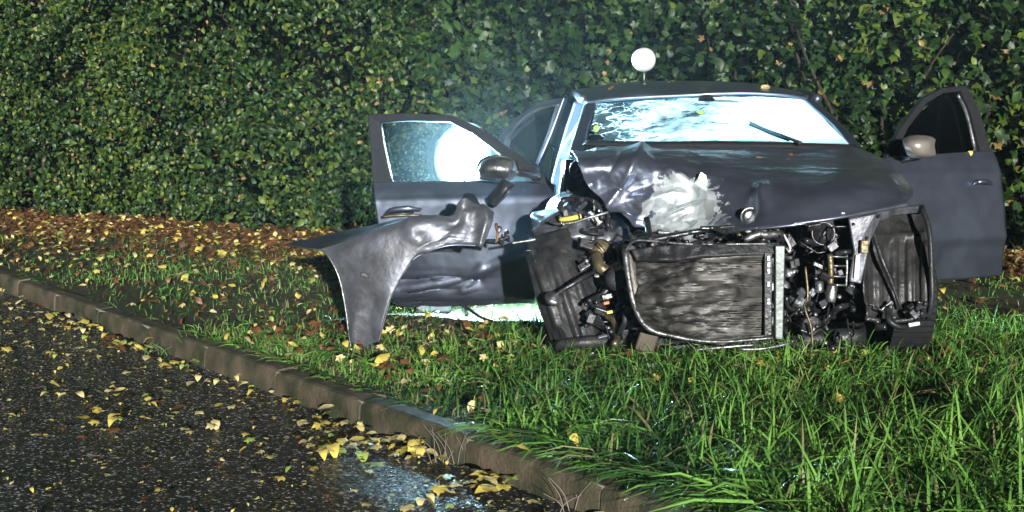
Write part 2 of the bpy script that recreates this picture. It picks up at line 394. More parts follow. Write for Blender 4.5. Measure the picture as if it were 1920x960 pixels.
def leaf_objects(variants, idx, var, pos, fr, size, mi, mats, name, parent, mesh_cache, key):
    for i in idx:
        kk = (key, int(var[i]), int(mi[i]))
        if kk not in mesh_cache:
            tv, tf = variants[kk[1]]; mesh_cache[kk] = np_mesh(name, tv, tf, [mats[kk[2]]])
        o = bpy.data.objects.new(name, mesh_cache[kk])
        Mx = Matrix.Translation(pos[i]) @ Matrix(fr[i].tolist()).to_4x4() @ Matrix.Scale(float(size[i]), 4)
        if parent is not None:
            col.objects.link(o); o.parent = parent
            o.matrix_parent_inverse = Matrix.LocRotScale(parent.location, parent.rotation_euler, parent.scale).inverted()
        else: col.objects.link(o)
        o.matrix_basis = Mx
        yield i, o
CACHE = {}

# ------------------------------------------------------------------ hedge: three kinds of shrub side by side
HL = [(-13, 20.0), (-5.6, 15.2), (-3.6, 13.9), (-1.93, 12.9), (0.18, 12.3), (2.35, 11.7), (3.96, 11.1), (9.0, 9.5)]
hx = np.array([p[0] for p in HL]); hy = np.array([p[1] for p in HL])
def hedge_front(X, Zh):
    base = np.interp(X, hx, hy)
    q = np.stack([X, np.zeros_like(X), Zh], -1)
    b = 0.60 * nz1(q, 0.75, 5.5) + 0.42 * nz1(q, 1.9, 1.7) + 0.24 * nz1(q, 4.5, 8.0)
    return base - b + 0.10 * (Zh - 1.0) + 0.30 * np.clip(0.35 - Zh, 0, 1)
def shrub(name, label, x0, x1, n, s0, s1, variants, wts, key, top=3.3, jit=0.75):
    xc = (x0 + x1) / 2; th = empty(name, (xc, float(np.interp(xc, hx, hy)) + 0.7, 0)); tag(th, label, 'hedge')
    X = rng.uniform(x0 - .15, x1 + .15, n); Zh = 0.06 + (top + 0.25 * np.sin(X * 1.7) - .06) * rng.random(n) ** 0.95
    fy = hedge_front(X, Zh); dep = np.abs(rng.normal(0, 0.28, n)); dep = np.where(rng.random(n) < .25, rng.uniform(0, 1.0, n), dep)
    # loose sprays poking out
    spr = rng.random(n) < 0.06; dep = np.where(spr, -rng.uniform(0.02, 0.22, n), dep)
    Y = fy + dep - 0.10
    # natural gaps
    q = np.stack([X, Y * .6, Zh], -1); g = 0.9 * nz1(q, 1.7, 21.0) + 0.8 * nz1(q, 5.0, 2.0)
    keep = (g > -0.10) | (rng.random(n) < 0.14)
    X, Y, Zh, dep = X[keep], Y[keep], Zh[keep], dep[keep]; N = len(X)
    pos = np.stack([X, Y, Zh], -1)
    d = np.tile(np.array([[0.05, -0.55, 0.78]]), (N, 1)); fr = frames(N, d, jit)
    size = rng.uniform(s0, s1, N) * rng.choice([0.75, 1.0, 1.0, 1.25], N)
    var = rng.integers(0, len(variants), N); mi = rng.choice(4, N, p=wts)
    size = np.where(mi == 3, size * .7, size)
    # patches of other tone
    tone = nz1(np.stack([X, Zh * 1.2, Zh * 0], -1), 0.9, 14.0)
    mi = np.where((tone > 0.12) & (rng.random(N) < .5) & (mi < 2), np.minimum(mi + 1, 2), mi)
    px, py = proj(pos); inside = (px > 5) & (px < 1915) & (py > 5) & (py < 460)
    score = size / Y - 0.004 * np.clip(dep, 0, 9) - np.where(inside, 0, 9)
    order = np.argsort(-score)[:300]
    rest = np.ones(N, bool); rest[order] = False; r = np.where(rest)[0]
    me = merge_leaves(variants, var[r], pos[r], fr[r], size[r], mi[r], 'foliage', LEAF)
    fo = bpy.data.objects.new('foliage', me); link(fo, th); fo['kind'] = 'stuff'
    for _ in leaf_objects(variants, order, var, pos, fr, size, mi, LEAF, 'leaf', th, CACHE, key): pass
    # dark backing mass added to keep the leaf gaps dark, then stems
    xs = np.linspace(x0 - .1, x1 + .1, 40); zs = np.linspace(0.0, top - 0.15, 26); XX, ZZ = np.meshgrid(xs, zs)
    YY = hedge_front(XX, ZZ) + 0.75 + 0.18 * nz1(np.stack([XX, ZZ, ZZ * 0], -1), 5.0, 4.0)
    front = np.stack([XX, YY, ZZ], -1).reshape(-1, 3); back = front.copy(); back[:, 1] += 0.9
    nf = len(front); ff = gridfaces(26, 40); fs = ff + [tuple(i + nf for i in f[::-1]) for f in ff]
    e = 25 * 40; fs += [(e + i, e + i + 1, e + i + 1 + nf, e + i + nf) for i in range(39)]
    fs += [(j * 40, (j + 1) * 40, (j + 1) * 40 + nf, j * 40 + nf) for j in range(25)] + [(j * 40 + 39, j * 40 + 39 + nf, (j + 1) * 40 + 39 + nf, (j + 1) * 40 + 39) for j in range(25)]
    mesh_obj('dark_core', np.vstack([front, back]), fs, M['core'], th)
    for k in range(int((x1 - x0) * 2.2)):
        x = random.uniform(x0, x1); y = float(hedge_front(np.array([x]), np.array([.3]))[0]) + random.uniform(.35, .8)
        pts = [(x, y, -0.05)]
        for j in range(1, 5): pts.append((x + random.uniform(-.12, .12) * j, y + random.uniform(-.08, .12), j * random.uniform(.45, .62)))
        tube('stem', pts, [.028, .022, .014, .006], M['bark'], th, 6)
    for k in range(int((x1 - x0) * (3 if x1 < 0 else 1))):      # thin twigs near the surface
        x = random.uniform(x0, x1); z = random.uniform(.3, 2.4); y = float(hedge_front(np.array([x]), np.array([z]))[0])
        tube('twig', [(x, y + .3, z - .2), (x + random.uniform(-.1, .1), y + .05, z), (x + random.uniform(-.25, .25), y - .16, z + random.uniform(.05, .3))], [.006, .004, .002], M['bark'], th, 5)
    return th
random.seed(3)
small = [leaf_round(.35, .25, .03, False) for _ in range(5)]
lobed = [leaf_lobed(.3, .45, False, .06) for _ in range(4)] + [leaf_round(.25, .2, .03, False) for _ in range(2)]
broad = [leaf_lobed(.25, .45, False, .06) for _ in range(2)] + [leaf_round(.2, .25, .03, False) for _ in range(3)]
shrub('hedge', 'tall dense green hedge of small glossy leaves running along the leaf-strewn verge', -9.5, -0.75, 92000, .038, .076, small, [.42, .40, .135, .045], 'small')
shrub('hedge', 'maple-leaved hedge with leaves coloured dark for shade right behind the roof of the wrecked car', -0.75, 2.75, 25000, .052, .105, lobed, [.80, .15, .03, .02], 'lobed', top=3.5)  # mostly dark leaves: shade behind the car put into the leaf colour
shrub('hedge', 'broad-leaved yellowish green bush behind the dark open door of the wrecked car', 2.75, 8.0, 27000, .062, .12, broad, [.60, .24, .13, .03], 'broad', top=3.6, jit=.6)

# ------------------------------------------------------------------ grass
def in_ell(X, Y, cx, cy_, a, b): return ((X - cx) / a) ** 2 + ((Y - cy_) / b) ** 2 < 1
def grass_field(N, smin, smax, ymin, ymax, xmin, xmax, fn, name, label):
    X = rng.uniform(xmin, xmax, N); Y = rng.uniform(ymin, ymax, N)
    s, t = kerb_st(X, Y); dens, hgt, dry = fn(X, Y, s, t)
    px, _ = proj(np.stack([X, Y, X * 0], -1))
    k = (rng.random(N) < dens) & (t > 0.085) & (px > -500) & (px < 2750)
    X, Y, hgt, dry = X[k], Y[k], hgt[k], dry[k]; n = len(X); Z0 = verge_z(X, Y)
    Lh = rng.uniform(smin, smax, n) * hgt * rng.choice([.5, .7, .9, 1.1, 1.6], n); wd = rng.uniform(.0016, .0044, n) * (0.7 + .5 * hgt)
    cl = nz1(np.stack([X, Y, X * 0], -1), 3.0, 2.0) * 4.0
    th = cl + rng.normal(0, 1.5, n); lean = rng.uniform(.25, 1.25, n)
    kt = kerb_st(X, Y)[1]; over = kt < .17; th = np.where(over, math.atan2(-KN[1], -KN[0]) + rng.normal(0, .6, n), th); lean = np.where(over, rng.uniform(.8, 1.5, n), lean)
    d = np.stack([np.cos(th), np.sin(th)], -1); side = np.stack([-d[:, 1], d[:, 0]], -1)
    tw = rng.normal(0, .5, n); sx = side * np.cos(tw)[:, None]; V = np.zeros((n, 7, 3))
    for j, (f_, wf) in enumerate([(0, .8), (.4, 1.0), (.75, .7), (1, 0)]):
        out = Lh * lean * f_ ** 1.8; up = Lh * (f_ - .62 * lean * f_ ** 2.2)
        c_ = np.stack([X + d[:, 0] * out, Y + d[:, 1] * out, Z0 + up - .004], -1)
        if j < 3:
            e = np.stack([sx[:, 0] * wd * wf, sx[:, 1] * wd * wf, np.sin(tw) * wd * wf], -1)
            V[:, 2 * j] = c_ - e; V[:, 2 * j + 1] = c_ + e
        else: V[:, 6] = c_
    tf = np.array([(0, 1, 3), (0, 3, 2), (2, 3, 5), (2, 5, 4), (4, 5, 6)])
    Fc = (tf[None] + (np.arange(n) * 7)[:, None, None]).reshape(-1, 3)
    u = rng.random(n); tone = nz1(np.stack([X, Y, X * 0], -1), 1.3, 7.0)
    mi = np.where(u < dry, 2, np.where(rng.random(n) < .42 + tone - .25 * np.clip((5.8 - Y) / 1.5, 0, 1), 1, 0))  # lighter grass share grows towards the camera: brighter near light put into colour
    me = np_mesh(name, V.reshape(-1, 3), Fc, GRASS, np.repeat(mi, 5))
    o = bpy.data.objects.new(name, me); link(o); tag(o, label, 'grass', kind='stuff'); return o
MUD = [(-2.5, 9.3, .9, .35), (-1.75, 8.75, .7, .22), (-.55, 7.25, .5, .25), (.15, 6.95, .3, .2), (-3.0, 8.9, .5, .16), (.1, 6.75, .35, .2), (-.75, 6.0, .5, .16)]
def fore(X, Y, s, t):
    d = np.ones_like(X) * .95; h = 0.75 + .35 * nz1(np.stack([X, Y, X * 0], -1), 1.4, 1.0) + .5 * np.clip((6.2 - Y) / 2, 0, 1) * np.clip((X + .2) / .8, 0, 1)
    left = np.clip((.05 - X) / .8, 0, 1); d = d * (1 - .42 * left); h = h * (1 - .52 * left)
    car_ = (X > .15) & (X < 2.1) & (Y > 6.75); d = np.where(car_, .10, d); h = np.where(car_, h * .5, h)
    edge = np.clip((t - .08) / .2, 0, 1); d = d * (.55 + .45 * edge)
    for m_ in MUD: d = np.where(in_ell(X, Y, *m_), d * .45, d)
    gap = nz1(np.stack([X, Y, X * 0], -1), 2.3, 31.0); d = np.where(gap < -.28, d * .35, d)
    return d, np.clip(h, .25, 2), .10 + .12 * left
grass_field(175000, .09, .20, 3.6, 7.6, -2.6, 4.8, fore, 'grass', 'long wet green grass in front of the wrecked car')
def matted(X, Y, s, t):
    d, h, dr = fore(X, Y, s, t); return d, np.full_like(h, .6), dr + .25
grass_field(70000, .05, .12, 3.6, 7.6, -2.6, 4.8, matted, 'grass', 'short matted undergrowth between the long grass blades')
def far(X, Y, s, t):
    d = np.ones_like(X) * .55; h = .45 + .3 * nz1(np.stack([X, Y, X * 0], -1), 1.1, 4.0)
    g = nz1(np.stack([X, Y, X * 0], -1), .9, 12.0); d = np.where(g < -.1, d * .3, d)
    front = np.interp(X, hx, hy); near_h = np.clip((front - Y - .3) / 2.6, 0, 1); d = d * (.10 + .9 * near_h)
    lit = (X > -.8) & (X < .3) & (Y < 8.8); d = np.where(lit, .75, d); h = np.where(lit, h * .6, h); car_ = (X > .3) & (X < 2.1); d = np.where(car_, .04, d)
    for m_ in MUD: d = np.where(in_ell(X, Y, *m_), d * .45, d)
    return d, np.clip(h, .25, 2), np.full_like(X, .22)
grass_field(100000, .07, .16, 7.6, 13.5, -7.0, 7.0, far, 'grass', 'short patchy grass of the verge towards the hedge')

# ------------------------------------------------------------------ fallen leaves
random.seed(11)
fv = [leaf_round(.3 * random.uniform(-1, 1), random.uniform(.1, .6), .05) for _ in range(6)] + [leaf_lobed(random.uniform(-.3, .4), random.uniform(-.2, .7), True, .06) for _ in range(6)]
P, SZ, MI, WH = [], [], [], []
def add_leaf(x, y, z, s, m_, where): P.append((x, y, z)); SZ.append(s); MI.append(m_); WH.append(where)
def pick(w_): return int(rng.choice(5, p=w_))
# on the asphalt: gutter drifts thin out towards the crown of the road
for k in range(1500):
    s = rng.uniform(-2.2, 8.5); t = -abs(rng.normal(0, .28)) - .02 if rng.random() < .5 else -rng.uniform(.02, 3.2)
    if rng.random() < (.25 if (-.9 < s < .3 or s > 2.2) and t > -.5 else .5): pass
    elif t > -.5: continue
    q = kst(s, t); add_leaf(q[0], q[1], ROADZ + .012 + .02 * rng.random(), rng.uniform(.028, .064), pick([.36, .42, .12, .07, .03]), 0)
for (x, y, n, sp_) in [(745, 850, 30, .10), (700, 845, 14, .10), (920, 925, 16, .10), (640, 800, 12, .12), (250, 655, 22, .14), (140, 610, 22, .14), (330, 690, 14, .12), (200, 800, 8, .07)]:
    q = G(x, y, ROADZ)
    for _ in range(n):
        xx, yy = q[0] + rng.normal(0, sp_), q[1] + rng.normal(0, sp_ * .8)
        if kerb_st(xx, yy)[1] > -.03: continue
        add_leaf(xx, yy, ROADZ + .015 + .045 * rng.random(), rng.uniform(.045, .085), pick([.55, .27, .08, .08, .02]), 0)
for k in range(2600):      # crumbs of leaf
    s = rng.uniform(-2.2, 9); t = -abs(rng.normal(0, 1.1)) - .02; q = kst(s, t); add_leaf(q[0], q[1], ROADZ + .006 + .006 * rng.random(), rng.uniform(.008, .024), pick([.28, .42, .12, .12, .06]), 0)
# on the grass
for k in range(700):
    x, y = rng.uniform(-1.4, 3.6), abs(rng.normal(0, .5)); y = 6.75 - y if x > -.2 else 7.6 - y * 1.6
    if kerb_st(x, y)[1] < .2: continue
    add_leaf(x, y, rng.uniform(.01, .06), rng.uniform(.03, .07), pick([.15, .12, .03, .40, .30]), 1)
for k in range(1900):
    x, y = (rng.uniform(-5.0, 4.2), rng.uniform(3.8, 12)) if k < 800 else (rng.uniform(-5.0, .1), rng.uniform(5.8, 11.5)); s, t = kerb_st(x, y)
    if t < .14 or (0.2 < x < 2.1 and y > 6.6): continue
    add_leaf(x, y, float(verge_z(np.array([x]), np.array([y]))[0]) + rng.uniform(.02, .06 if y > 7 else .10), rng.uniform(.028, .058) if x < .2 else rng.uniform(.035, .07), pick([.24, .26, .05, .31, .14]), 1)
for (x, y, s_, m_) in [(1460, 765, .09, 1), (1500, 757, .065, 1), (1572, 765, .10, 0), (1632, 745, .08, 3), (1430, 690, .08, 0), (1508, 690, .06, 0), (1390, 695, .09, 1), (1560, 665, .07, 0), (1075, 830, .06, 0), (1905, 875, .08, 0), (1890, 885, .06, 0), (1620, 835, .05, 0), (1805, 825, .07, 1), (820, 776, .06, 0), (985, 850, .06, 0), (716, 678, .09, 0), (700, 690, .06, 0), (735, 655, .05, 1), (920, 640, .06, 3), (460, 640, .07, 1), (1530, 920, .07, 1), (1785, 730, .08, 1), (1840, 700, .07, 0)]:
    q = G(x, y, .05); add_leaf(q[0], q[1], .07, s_, m_, 1)
# brown drift at the foot of the hedge
for k in range(15000):
    x = rng.uniform(-7, 5.2); fr_ = float(np.interp(x, hx, hy)); b = abs(rng.normal(0, 1.15)) if x < .2 else abs(rng.normal(0, .9)); y = fr_ + .35 - b
    if 0.2 < x < 2.0 and y < 10.7: continue
    if kerb_st(x, y)[1] < .2 or y < 7.4: continue
    add_leaf(x, y, .008 + .05 * rng.random() * min(1, max(.2, 1 - b / 2)), rng.uniform(.04, .085), pick([.10, .05, .01, .50, .34]), 2)
P = np.array(P); SZ = np.array(SZ); MI = np.array(MI); WH = np.array(WH); N = len(P)
P[WH == 2, 2] += verge_z(P[WH == 2, 0], P[WH == 2, 1]) + .012
fr = frames(N, np.tile([[0, -.12, 1.0]], (N, 1)), .30); fr[WH == 0] = frames(int((WH == 0).sum()), np.tile([[0, -.05, 1.0]], (int((WH == 0).sum()), 1)), .12)
var = rng.integers(0, len(fv), N)
px, py = proj(P); inside = (px > 4) & (px < 1916) & (py > 4) & (py < 956)
order = np.argsort(-(SZ / P[:, 1] - np.where(inside & (WH < 2), 0, 9)))[:275]
rest = np.ones(N, bool); rest[order] = False
for wh, nm, lb in [(0, 'leaf_litter', 'small yellowed leaves strewn over the wet asphalt'), (1, 'leaf_litter', 'small yellow and brown leaves scattered through the grass'), (2, 'leaf_litter', 'thick drift of brown and orange leaves at the foot of the hedge')]:
    r = np.where(rest & (WH == wh))[0]
    o = bpy.data.objects.new(nm, merge_leaves(fv, var[r], P[r], fr[r], SZ[r], MI[r], nm, FALL)); link(o); tag(o, lb, 'leaves', kind='stuff')
CN = ['yellow', 'pale straw coloured', 'yellowish green', 'brown', 'dark brown']
for i, o in leaf_objects(fv, order, var, P, fr, SZ, MI, FALL, 'fallen_leaf', None, CACHE, 'fall'):
    kind_ = 'lobed' if var[i] >= 6 else 'oval'; s, t = kerb_st(P[i, 0], P[i, 1])
    if WH[i] == 0: wh = 'lying in the gutter against the kerb' if t > -.3 else 'lying flat out on the wet asphalt'
    else: wh = 'caught in the grass of the verge'
    tag(o, f'{CN[MI[i]]} {kind_} fallen leaf {wh}', 'leaf', f'{CN[MI[i]]} {kind_} fallen leaves {wh}')

# ------------------------------------------------------------------ weeds in the verge, dead stalks at the kerb
def weed(x, y, n, size, label, upright=.5):
    q = G(x, y, 0.0); th = empty('weed', (q[0], q[1], float(verge_z(np.array([q[0]]), np.array([q[1]]))[0]))); tag(th, label, 'weed', 'broad-leaved weeds in the grass')
    for k in range(n):
        a = k * 2.4 + random.uniform(-.4, .4); tv, tf = leaf_round(.2, .3, .03, False); tv = tv.copy(); tv[:, 1] += .5; tv[:, 0] *= .8
        e = upright * random.uniform(.6, 1.5); f_ = Vector((math.cos(a) * math.cos(e), math.sin(a) * math.cos(e), math.sin(e))); x_ = f_.cross(Vector((0, 0, 1))).normalized(); z_ = x_.cross(f_)
        Mx = np.array([x_, f_, z_]).T; V = tv @ Mx.T * size * random.uniform(.7, 1.2) + np.array(th.location)
        mesh_obj('leaf', V, tf, WEED, th)
WEED = leaf_mat('bright weed leaf', (0.16, 0.36, 0.06), (0.10, 0.26, 0.04), .35, .3)
random.seed(5)
for (x, y, n, sz, lb) in [(606, 672, 5, .09, 'bright green broad-leaved weed left of the fender tip'), (690, 690, 6, .10, 'leafy green weed at the tip of the torn fender'), (1120, 840, 6, .08, 'yellowish green weed in grass near the kerb'), (1158, 800, 2, .12, 'single bright weed leaf standing above the grass'), (1095, 680, 4, .09, 'green weed in front of the crushed wheel housing'), (1545, 860, 5, .09, 'light green weed deep in the long grass'), (500, 640, 4, .07, 'small yellow-green weed by the kerb edge'), (1700, 905, 5, .08, 'low green weed in the grass under the right bushes'), (1350, 650, 4, .07, 'low weed just under the radiator'), (1880, 720, 4, .11, 'tall leafy weed in the grass beside the dark door')]:
    weed(x, y, n, sz, lb, .9)
def stalks(x, y, label, n=14, hgt=.12, m_=None):
    q = G(x, y, ROADZ); th = empty('dead_weed', q); tag(th, label, 'weed')
    for k in range(n):
        a = random.uniform(0, 6.3); h_ = hgt * random.uniform(.6, 1.3); ox, oy = q[0] + random.uniform(-.08, .08), q[1] + random.uniform(-.04, .02)
        tube('stalk', [(ox, oy, ROADZ), (ox + .02 * math.cos(a), oy + .02 * math.sin(a), ROADZ + h_ * .5), (ox + .07 * math.cos(a), oy - .02 + .04 * math.sin(a), ROADZ + h_)], [.0016, .0013, .0008], m_ or DRY, th, 4)
DRY = mat('dead stalk', (.22, .19, .16), .7)
stalks(850, 868, 'dry dead weed stalks growing in the gutter by a kerb joint'); stalks(1085, 955, 'tangle of thin dead stalks in the gutter near grass', 16, .10)
stalks(378, 672, 'small green grass tuft growing from a kerb joint', 26, .13, GRASS[0]); stalks(300, 665, 'few green blades sprouting from the gutter', 10, .07, GRASS[0])
# ------------------------------------------------------------------ dents, in photograph pixels on the surface
def bump_at(P, x, y, rx, ry, amp):
    px, py = proj(P); return amp * np.exp(-((px - x) / rx) ** 2 - ((py - y) / ry) ** 2)
def fold(P, pts, wdt, amp, sharp=1.0):
    "ridge along a broken line"
    px, py = proj(P); q = np.stack([px, py], -1); best = np.full(px.shape, 1e9)
    for a, b in zip(pts[:-1], pts[1:]):
        a = np.array(a, float); b = np.array(b, float); ab = b - a
        t = np.clip(((q - a) @ ab) / (ab @ ab), 0, 1); d = np.linalg.norm(q - a - t[..., None] * ab, axis=-1); best = np.minimum(best, d)
    return amp * np.exp(-(best / wdt) ** sharp)
_lat = np.random.default_rng(99).uniform(-1, 1, (64, 64))
def facet(P, cw, ch, seed=0):
    "piecewise flat crumple, like folded sheet metal; cell size in photograph pixels"
    px, py = proj(P); u = px / cw + .37 * py / ch + seed * 3.1; v = py / ch - .21 * px / cw + seed * 7.7
    iu, iv = np.floor(u).astype(int), np.floor(v).astype(int); fu, fv = u - iu, v - iv
    g = lambda i, j: _lat[i % 64, j % 64]
    A_, B_, C_, D_ = g(iu, iv), g(iu + 1, iv), g(iu, iv + 1), g(iu + 1, iv + 1)
    return np.where(fu + fv < 1, A_ + (B_ - A_) * fu + (C_ - A_) * fv, D_ + (C_ - D_) * (1 - fu) + (B_ - D_) * (1 - fv))
def vor(P, s):
    sh = P.shape[:-1]; return np.array([mnoise.voronoi(Vector(p))[0][0] for p in P.reshape(-1, 3) * s]).reshape(sh)
def WW(*pts): return [W(*p) for p in pts]
def cx(y): return 1.165 - 0.028 * (y - 6.9)

# ------------------------------------------------------------------ glass
def glass_mat(name, tint, haze_, drops):
    m = bpy.data.materials.new(name); m.use_nodes = True; t = m.node_tree; t.nodes.clear()
    out = t.nodes.new('ShaderNodeOutputMaterial'); tr = t.nodes.new('ShaderNodeBsdfTransparent'); tr.inputs[0].default_value = (*tint, 1)
    gl = t.nodes.new('ShaderNodeBsdfGlossy'); gl.inputs['Roughness'].default_value = 0.03
    fr_ = t.nodes.new('ShaderNodeFresnel'); fr_.inputs[0].default_value = 1.45
    tl = t.nodes.new('ShaderNodeBsdfTranslucent'); tl.inputs[0].default_value = (0.80, 0.95, 1.0, 1)
    g = t.nodes.new('ShaderNodeNewGeometry'); v = t.nodes.new('ShaderNodeTexVoronoi'); v.inputs['Scale'].default_value = drops
    t.links.new(g.outputs['Position'], v.inputs['Vector'])
    mr = t.nodes.new('ShaderNodeMapRange'); mr.inputs[1].default_value = 0.1; mr.inputs[2].default_value = 0.3; mr.inputs[3].default_value = haze_ * 3; mr.inputs[4].default_value = haze_ * .35
    t.links.new(v.outputs['Distance'], mr.inputs[0])
    m1 = t.nodes.new('ShaderNodeMixShader'); t.links.new(mr.outputs[0], m1.inputs[0]); t.links.new(tr.outputs[0], m1.inputs[1]); t.links.new(tl.outputs[0], m1.inputs[2])
    m2 = t.nodes.new('ShaderNodeMixShader'); t.links.new(fr_.outputs[0], m2.inputs[0]); t.links.new(m1.outputs[0], m2.inputs[1]); t.links.new(gl.outputs[0], m2.inputs[2])
    t.links.new(m2.outputs[0], out.inputs[0]); return m
M['glass'] = glass_mat('wet door glass', (.80, .86, .88), .0034, 70)
M['dark_glass'] = glass_mat('tinted glass', (.25, .30, .32), .002, 70)
def shatter_mat():
    "laminated screen: crazed white glass with clearer teal patches, long cracks"
    m = bpy.data.materials.new('shattered windscreen'); m.use_nodes = True; t = m.node_tree; t.nodes.clear(); L = t.links
    out = t.nodes.new('ShaderNodeOutputMaterial'); g = t.nodes.new('ShaderNodeNewGeometry')
    tr = t.nodes.new('ShaderNodeBsdfTransparent'); tr.inputs[0].default_value = (.14, .36, .40, 1)
    tl = t.nodes.new('ShaderNodeBsdfTranslucent'); tl.inputs[0].default_value = (.80, .95, .97, 1)
    df = t.nodes.new('ShaderNodeBsdfDiffuse'); df.inputs[0].default_value = (.62, .76, .78, 1)
    gl = t.nodes.new('ShaderNodeBsdfGlossy'); gl.inputs['Roughness'].default_value = .12
    # warp
    n = t.nodes.new('ShaderNodeTexNoise'); n.inputs['Scale'].default_value = 5; n.inputs['Detail'].default_value = 4; L.new(g.outputs['Position'], n.inputs['Vector'])
    ad = t.nodes.new('ShaderNodeVectorMath'); ad.operation = 'MULTIPLY_ADD'; ad.inputs[1].default_value = (.30, .30, .30); L.new(n.outputs['Color'], ad.inputs[0]); L.new(g.outputs['Position'], ad.inputs[2])
    def cracks(scale, wd, stretch):
        mp = t.nodes.new('ShaderNodeMapping'); mp.inputs['Scale'].default_value = stretch; mp.inputs['Rotation'].default_value = (0, .5, 0); L.new(ad.outputs[0], mp.inputs[0])
        v = t.nodes.new('ShaderNodeTexVoronoi'); v.feature = 'DISTANCE_TO_EDGE'; v.inputs['Scale'].default_value = scale; L.new(mp.outputs[0], v.inputs['Vector'])
        r = t.nodes.new('ShaderNodeMapRange'); r.inputs[1].default_value = 0; r.inputs[2].default_value = wd; r.inputs[3].default_value = 1; r.inputs[4].default_value = 0; L.new(v.outputs['Distance'], r.inputs[0]); return r.outputs[0]
    a = cracks(9, .030, (1, .6, 1.5)); b = cracks(30, .05, (1, .6, 1.3))
    mxm = t.nodes.new('ShaderNodeMath'); mxm.operation = 'MAXIMUM'; cm = t.nodes.new('ShaderNodeMath'); cm.operation = 'MULTIPLY'; L.new(a, cm.inputs[0]); cmr = t.nodes.new('ShaderNodeMapRange'); cmr.inputs[1].default_value = .75; cmr.inputs[2].default_value = 1.35; cmr.inputs[3].default_value = .6; cmr.inputs[4].default_value = .03; sx_ = t.nodes.new('ShaderNodeSeparateXYZ'); L.new(ad.outputs[0], sx_.inputs[0]); L.new(sx_.outputs[0], cmr.inputs[0]); L.new(cmr.outputs[0], cm.inputs[1]); L.new(cm.outputs[0], mxm.inputs[0])
    b2 = t.nodes.new('ShaderNodeMath'); b2.operation = 'MULTIPLY'; b2.inputs[1].default_value = .10; L.new(b, b2.inputs[0]); L.new(b2.outputs[0], mxm.inputs[1])
    # crazed (white) area grows towards the driver's side
    s = t.nodes.new('ShaderNodeSeparateXYZ'); L.new(g.outputs['Position'], s.inputs[0])
    gr = t.nodes.new('ShaderNodeMapRange'); gr.inputs[1].default_value = .45; gr.inputs[2].default_value = 1.45; gr.inputs[3].default_value = -.08; gr.inputs[4].default_value = .20; L.new(s.outputs[0], gr.inputs[0])
    n2 = t.nodes.new('ShaderNodeTexNoise'); n2.inputs['Scale'].default_value = 6.5; n2.inputs['Detail'].default_value = 9; n2.inputs['Roughness'].default_value = .78
    mp2 = t.nodes.new('ShaderNodeMapping'); mp2.inputs['Rotation'].default_value = (0, -.6, 0); mp2.inputs['Scale'].default_value = (.7, 1, 1.8); L.new(g.outputs['Position'], mp2.inputs[0]); L.new(mp2.outputs[0], n2.inputs['Vector'])
    sm = t.nodes.new('ShaderNodeMath'); L.new(n2.outputs[0], sm.inputs[0]); L.new(gr.outputs[0], sm.inputs[1])
    cr = t.nodes.new('ShaderNodeMapRange'); cr.inputs[1].default_value = .46; cr.inputs[2].default_value = .66; cr.inputs[3].default_value = 0.004; cr.inputs[4].default_value = .75; L.new(sm.outputs[0], cr.inputs[0])
    fx = t.nodes.new('ShaderNodeMath'); fx.operation = 'MAXIMUM'; L.new(cr.outputs[0], fx.inputs[0]); L.new(mxm.outputs[0], fx.inputs[1])
    td = t.nodes.new('ShaderNodeMixShader'); td.inputs[0].default_value = .3; L.new(tl.outputs[0], td.inputs[1]); L.new(df.outputs[0], td.inputs[2])
    m1 = t.nodes.new('ShaderNodeMixShader'); L.new(fx.outputs[0], m1.inputs[0]); L.new(tr.outputs[0], m1.inputs[1]); L.new(td.outputs[0], m1.inputs[2])
    m2 = t.nodes.new('ShaderNodeMixShader'); m2.inputs[0].default_value = .06; L.new(m1.outputs[0], m2.inputs[1]); L.new(gl.outputs[0], m2.inputs[2])
    bp = t.nodes.new('ShaderNodeBump'); bp.inputs['Strength'].default_value = .6; bp.inputs['Distance'].default_value = .004; L.new(mxm.outputs[0], bp.inputs['Height']); L.new(bp.outputs[0], gl.inputs['Normal'])
    L.new(m2.outputs[0], out.inputs[0]); return m
M['shatter'] = shatter_mat()

# ------------------------------------------------------------------ the wrecked car
random.seed(21)
car = empty('wrecked_car', (1.1, 8.4, 0))
tag(car, 'dark grey crashed hatchback with smashed front end, buckled bonnet and open doors', 'car')

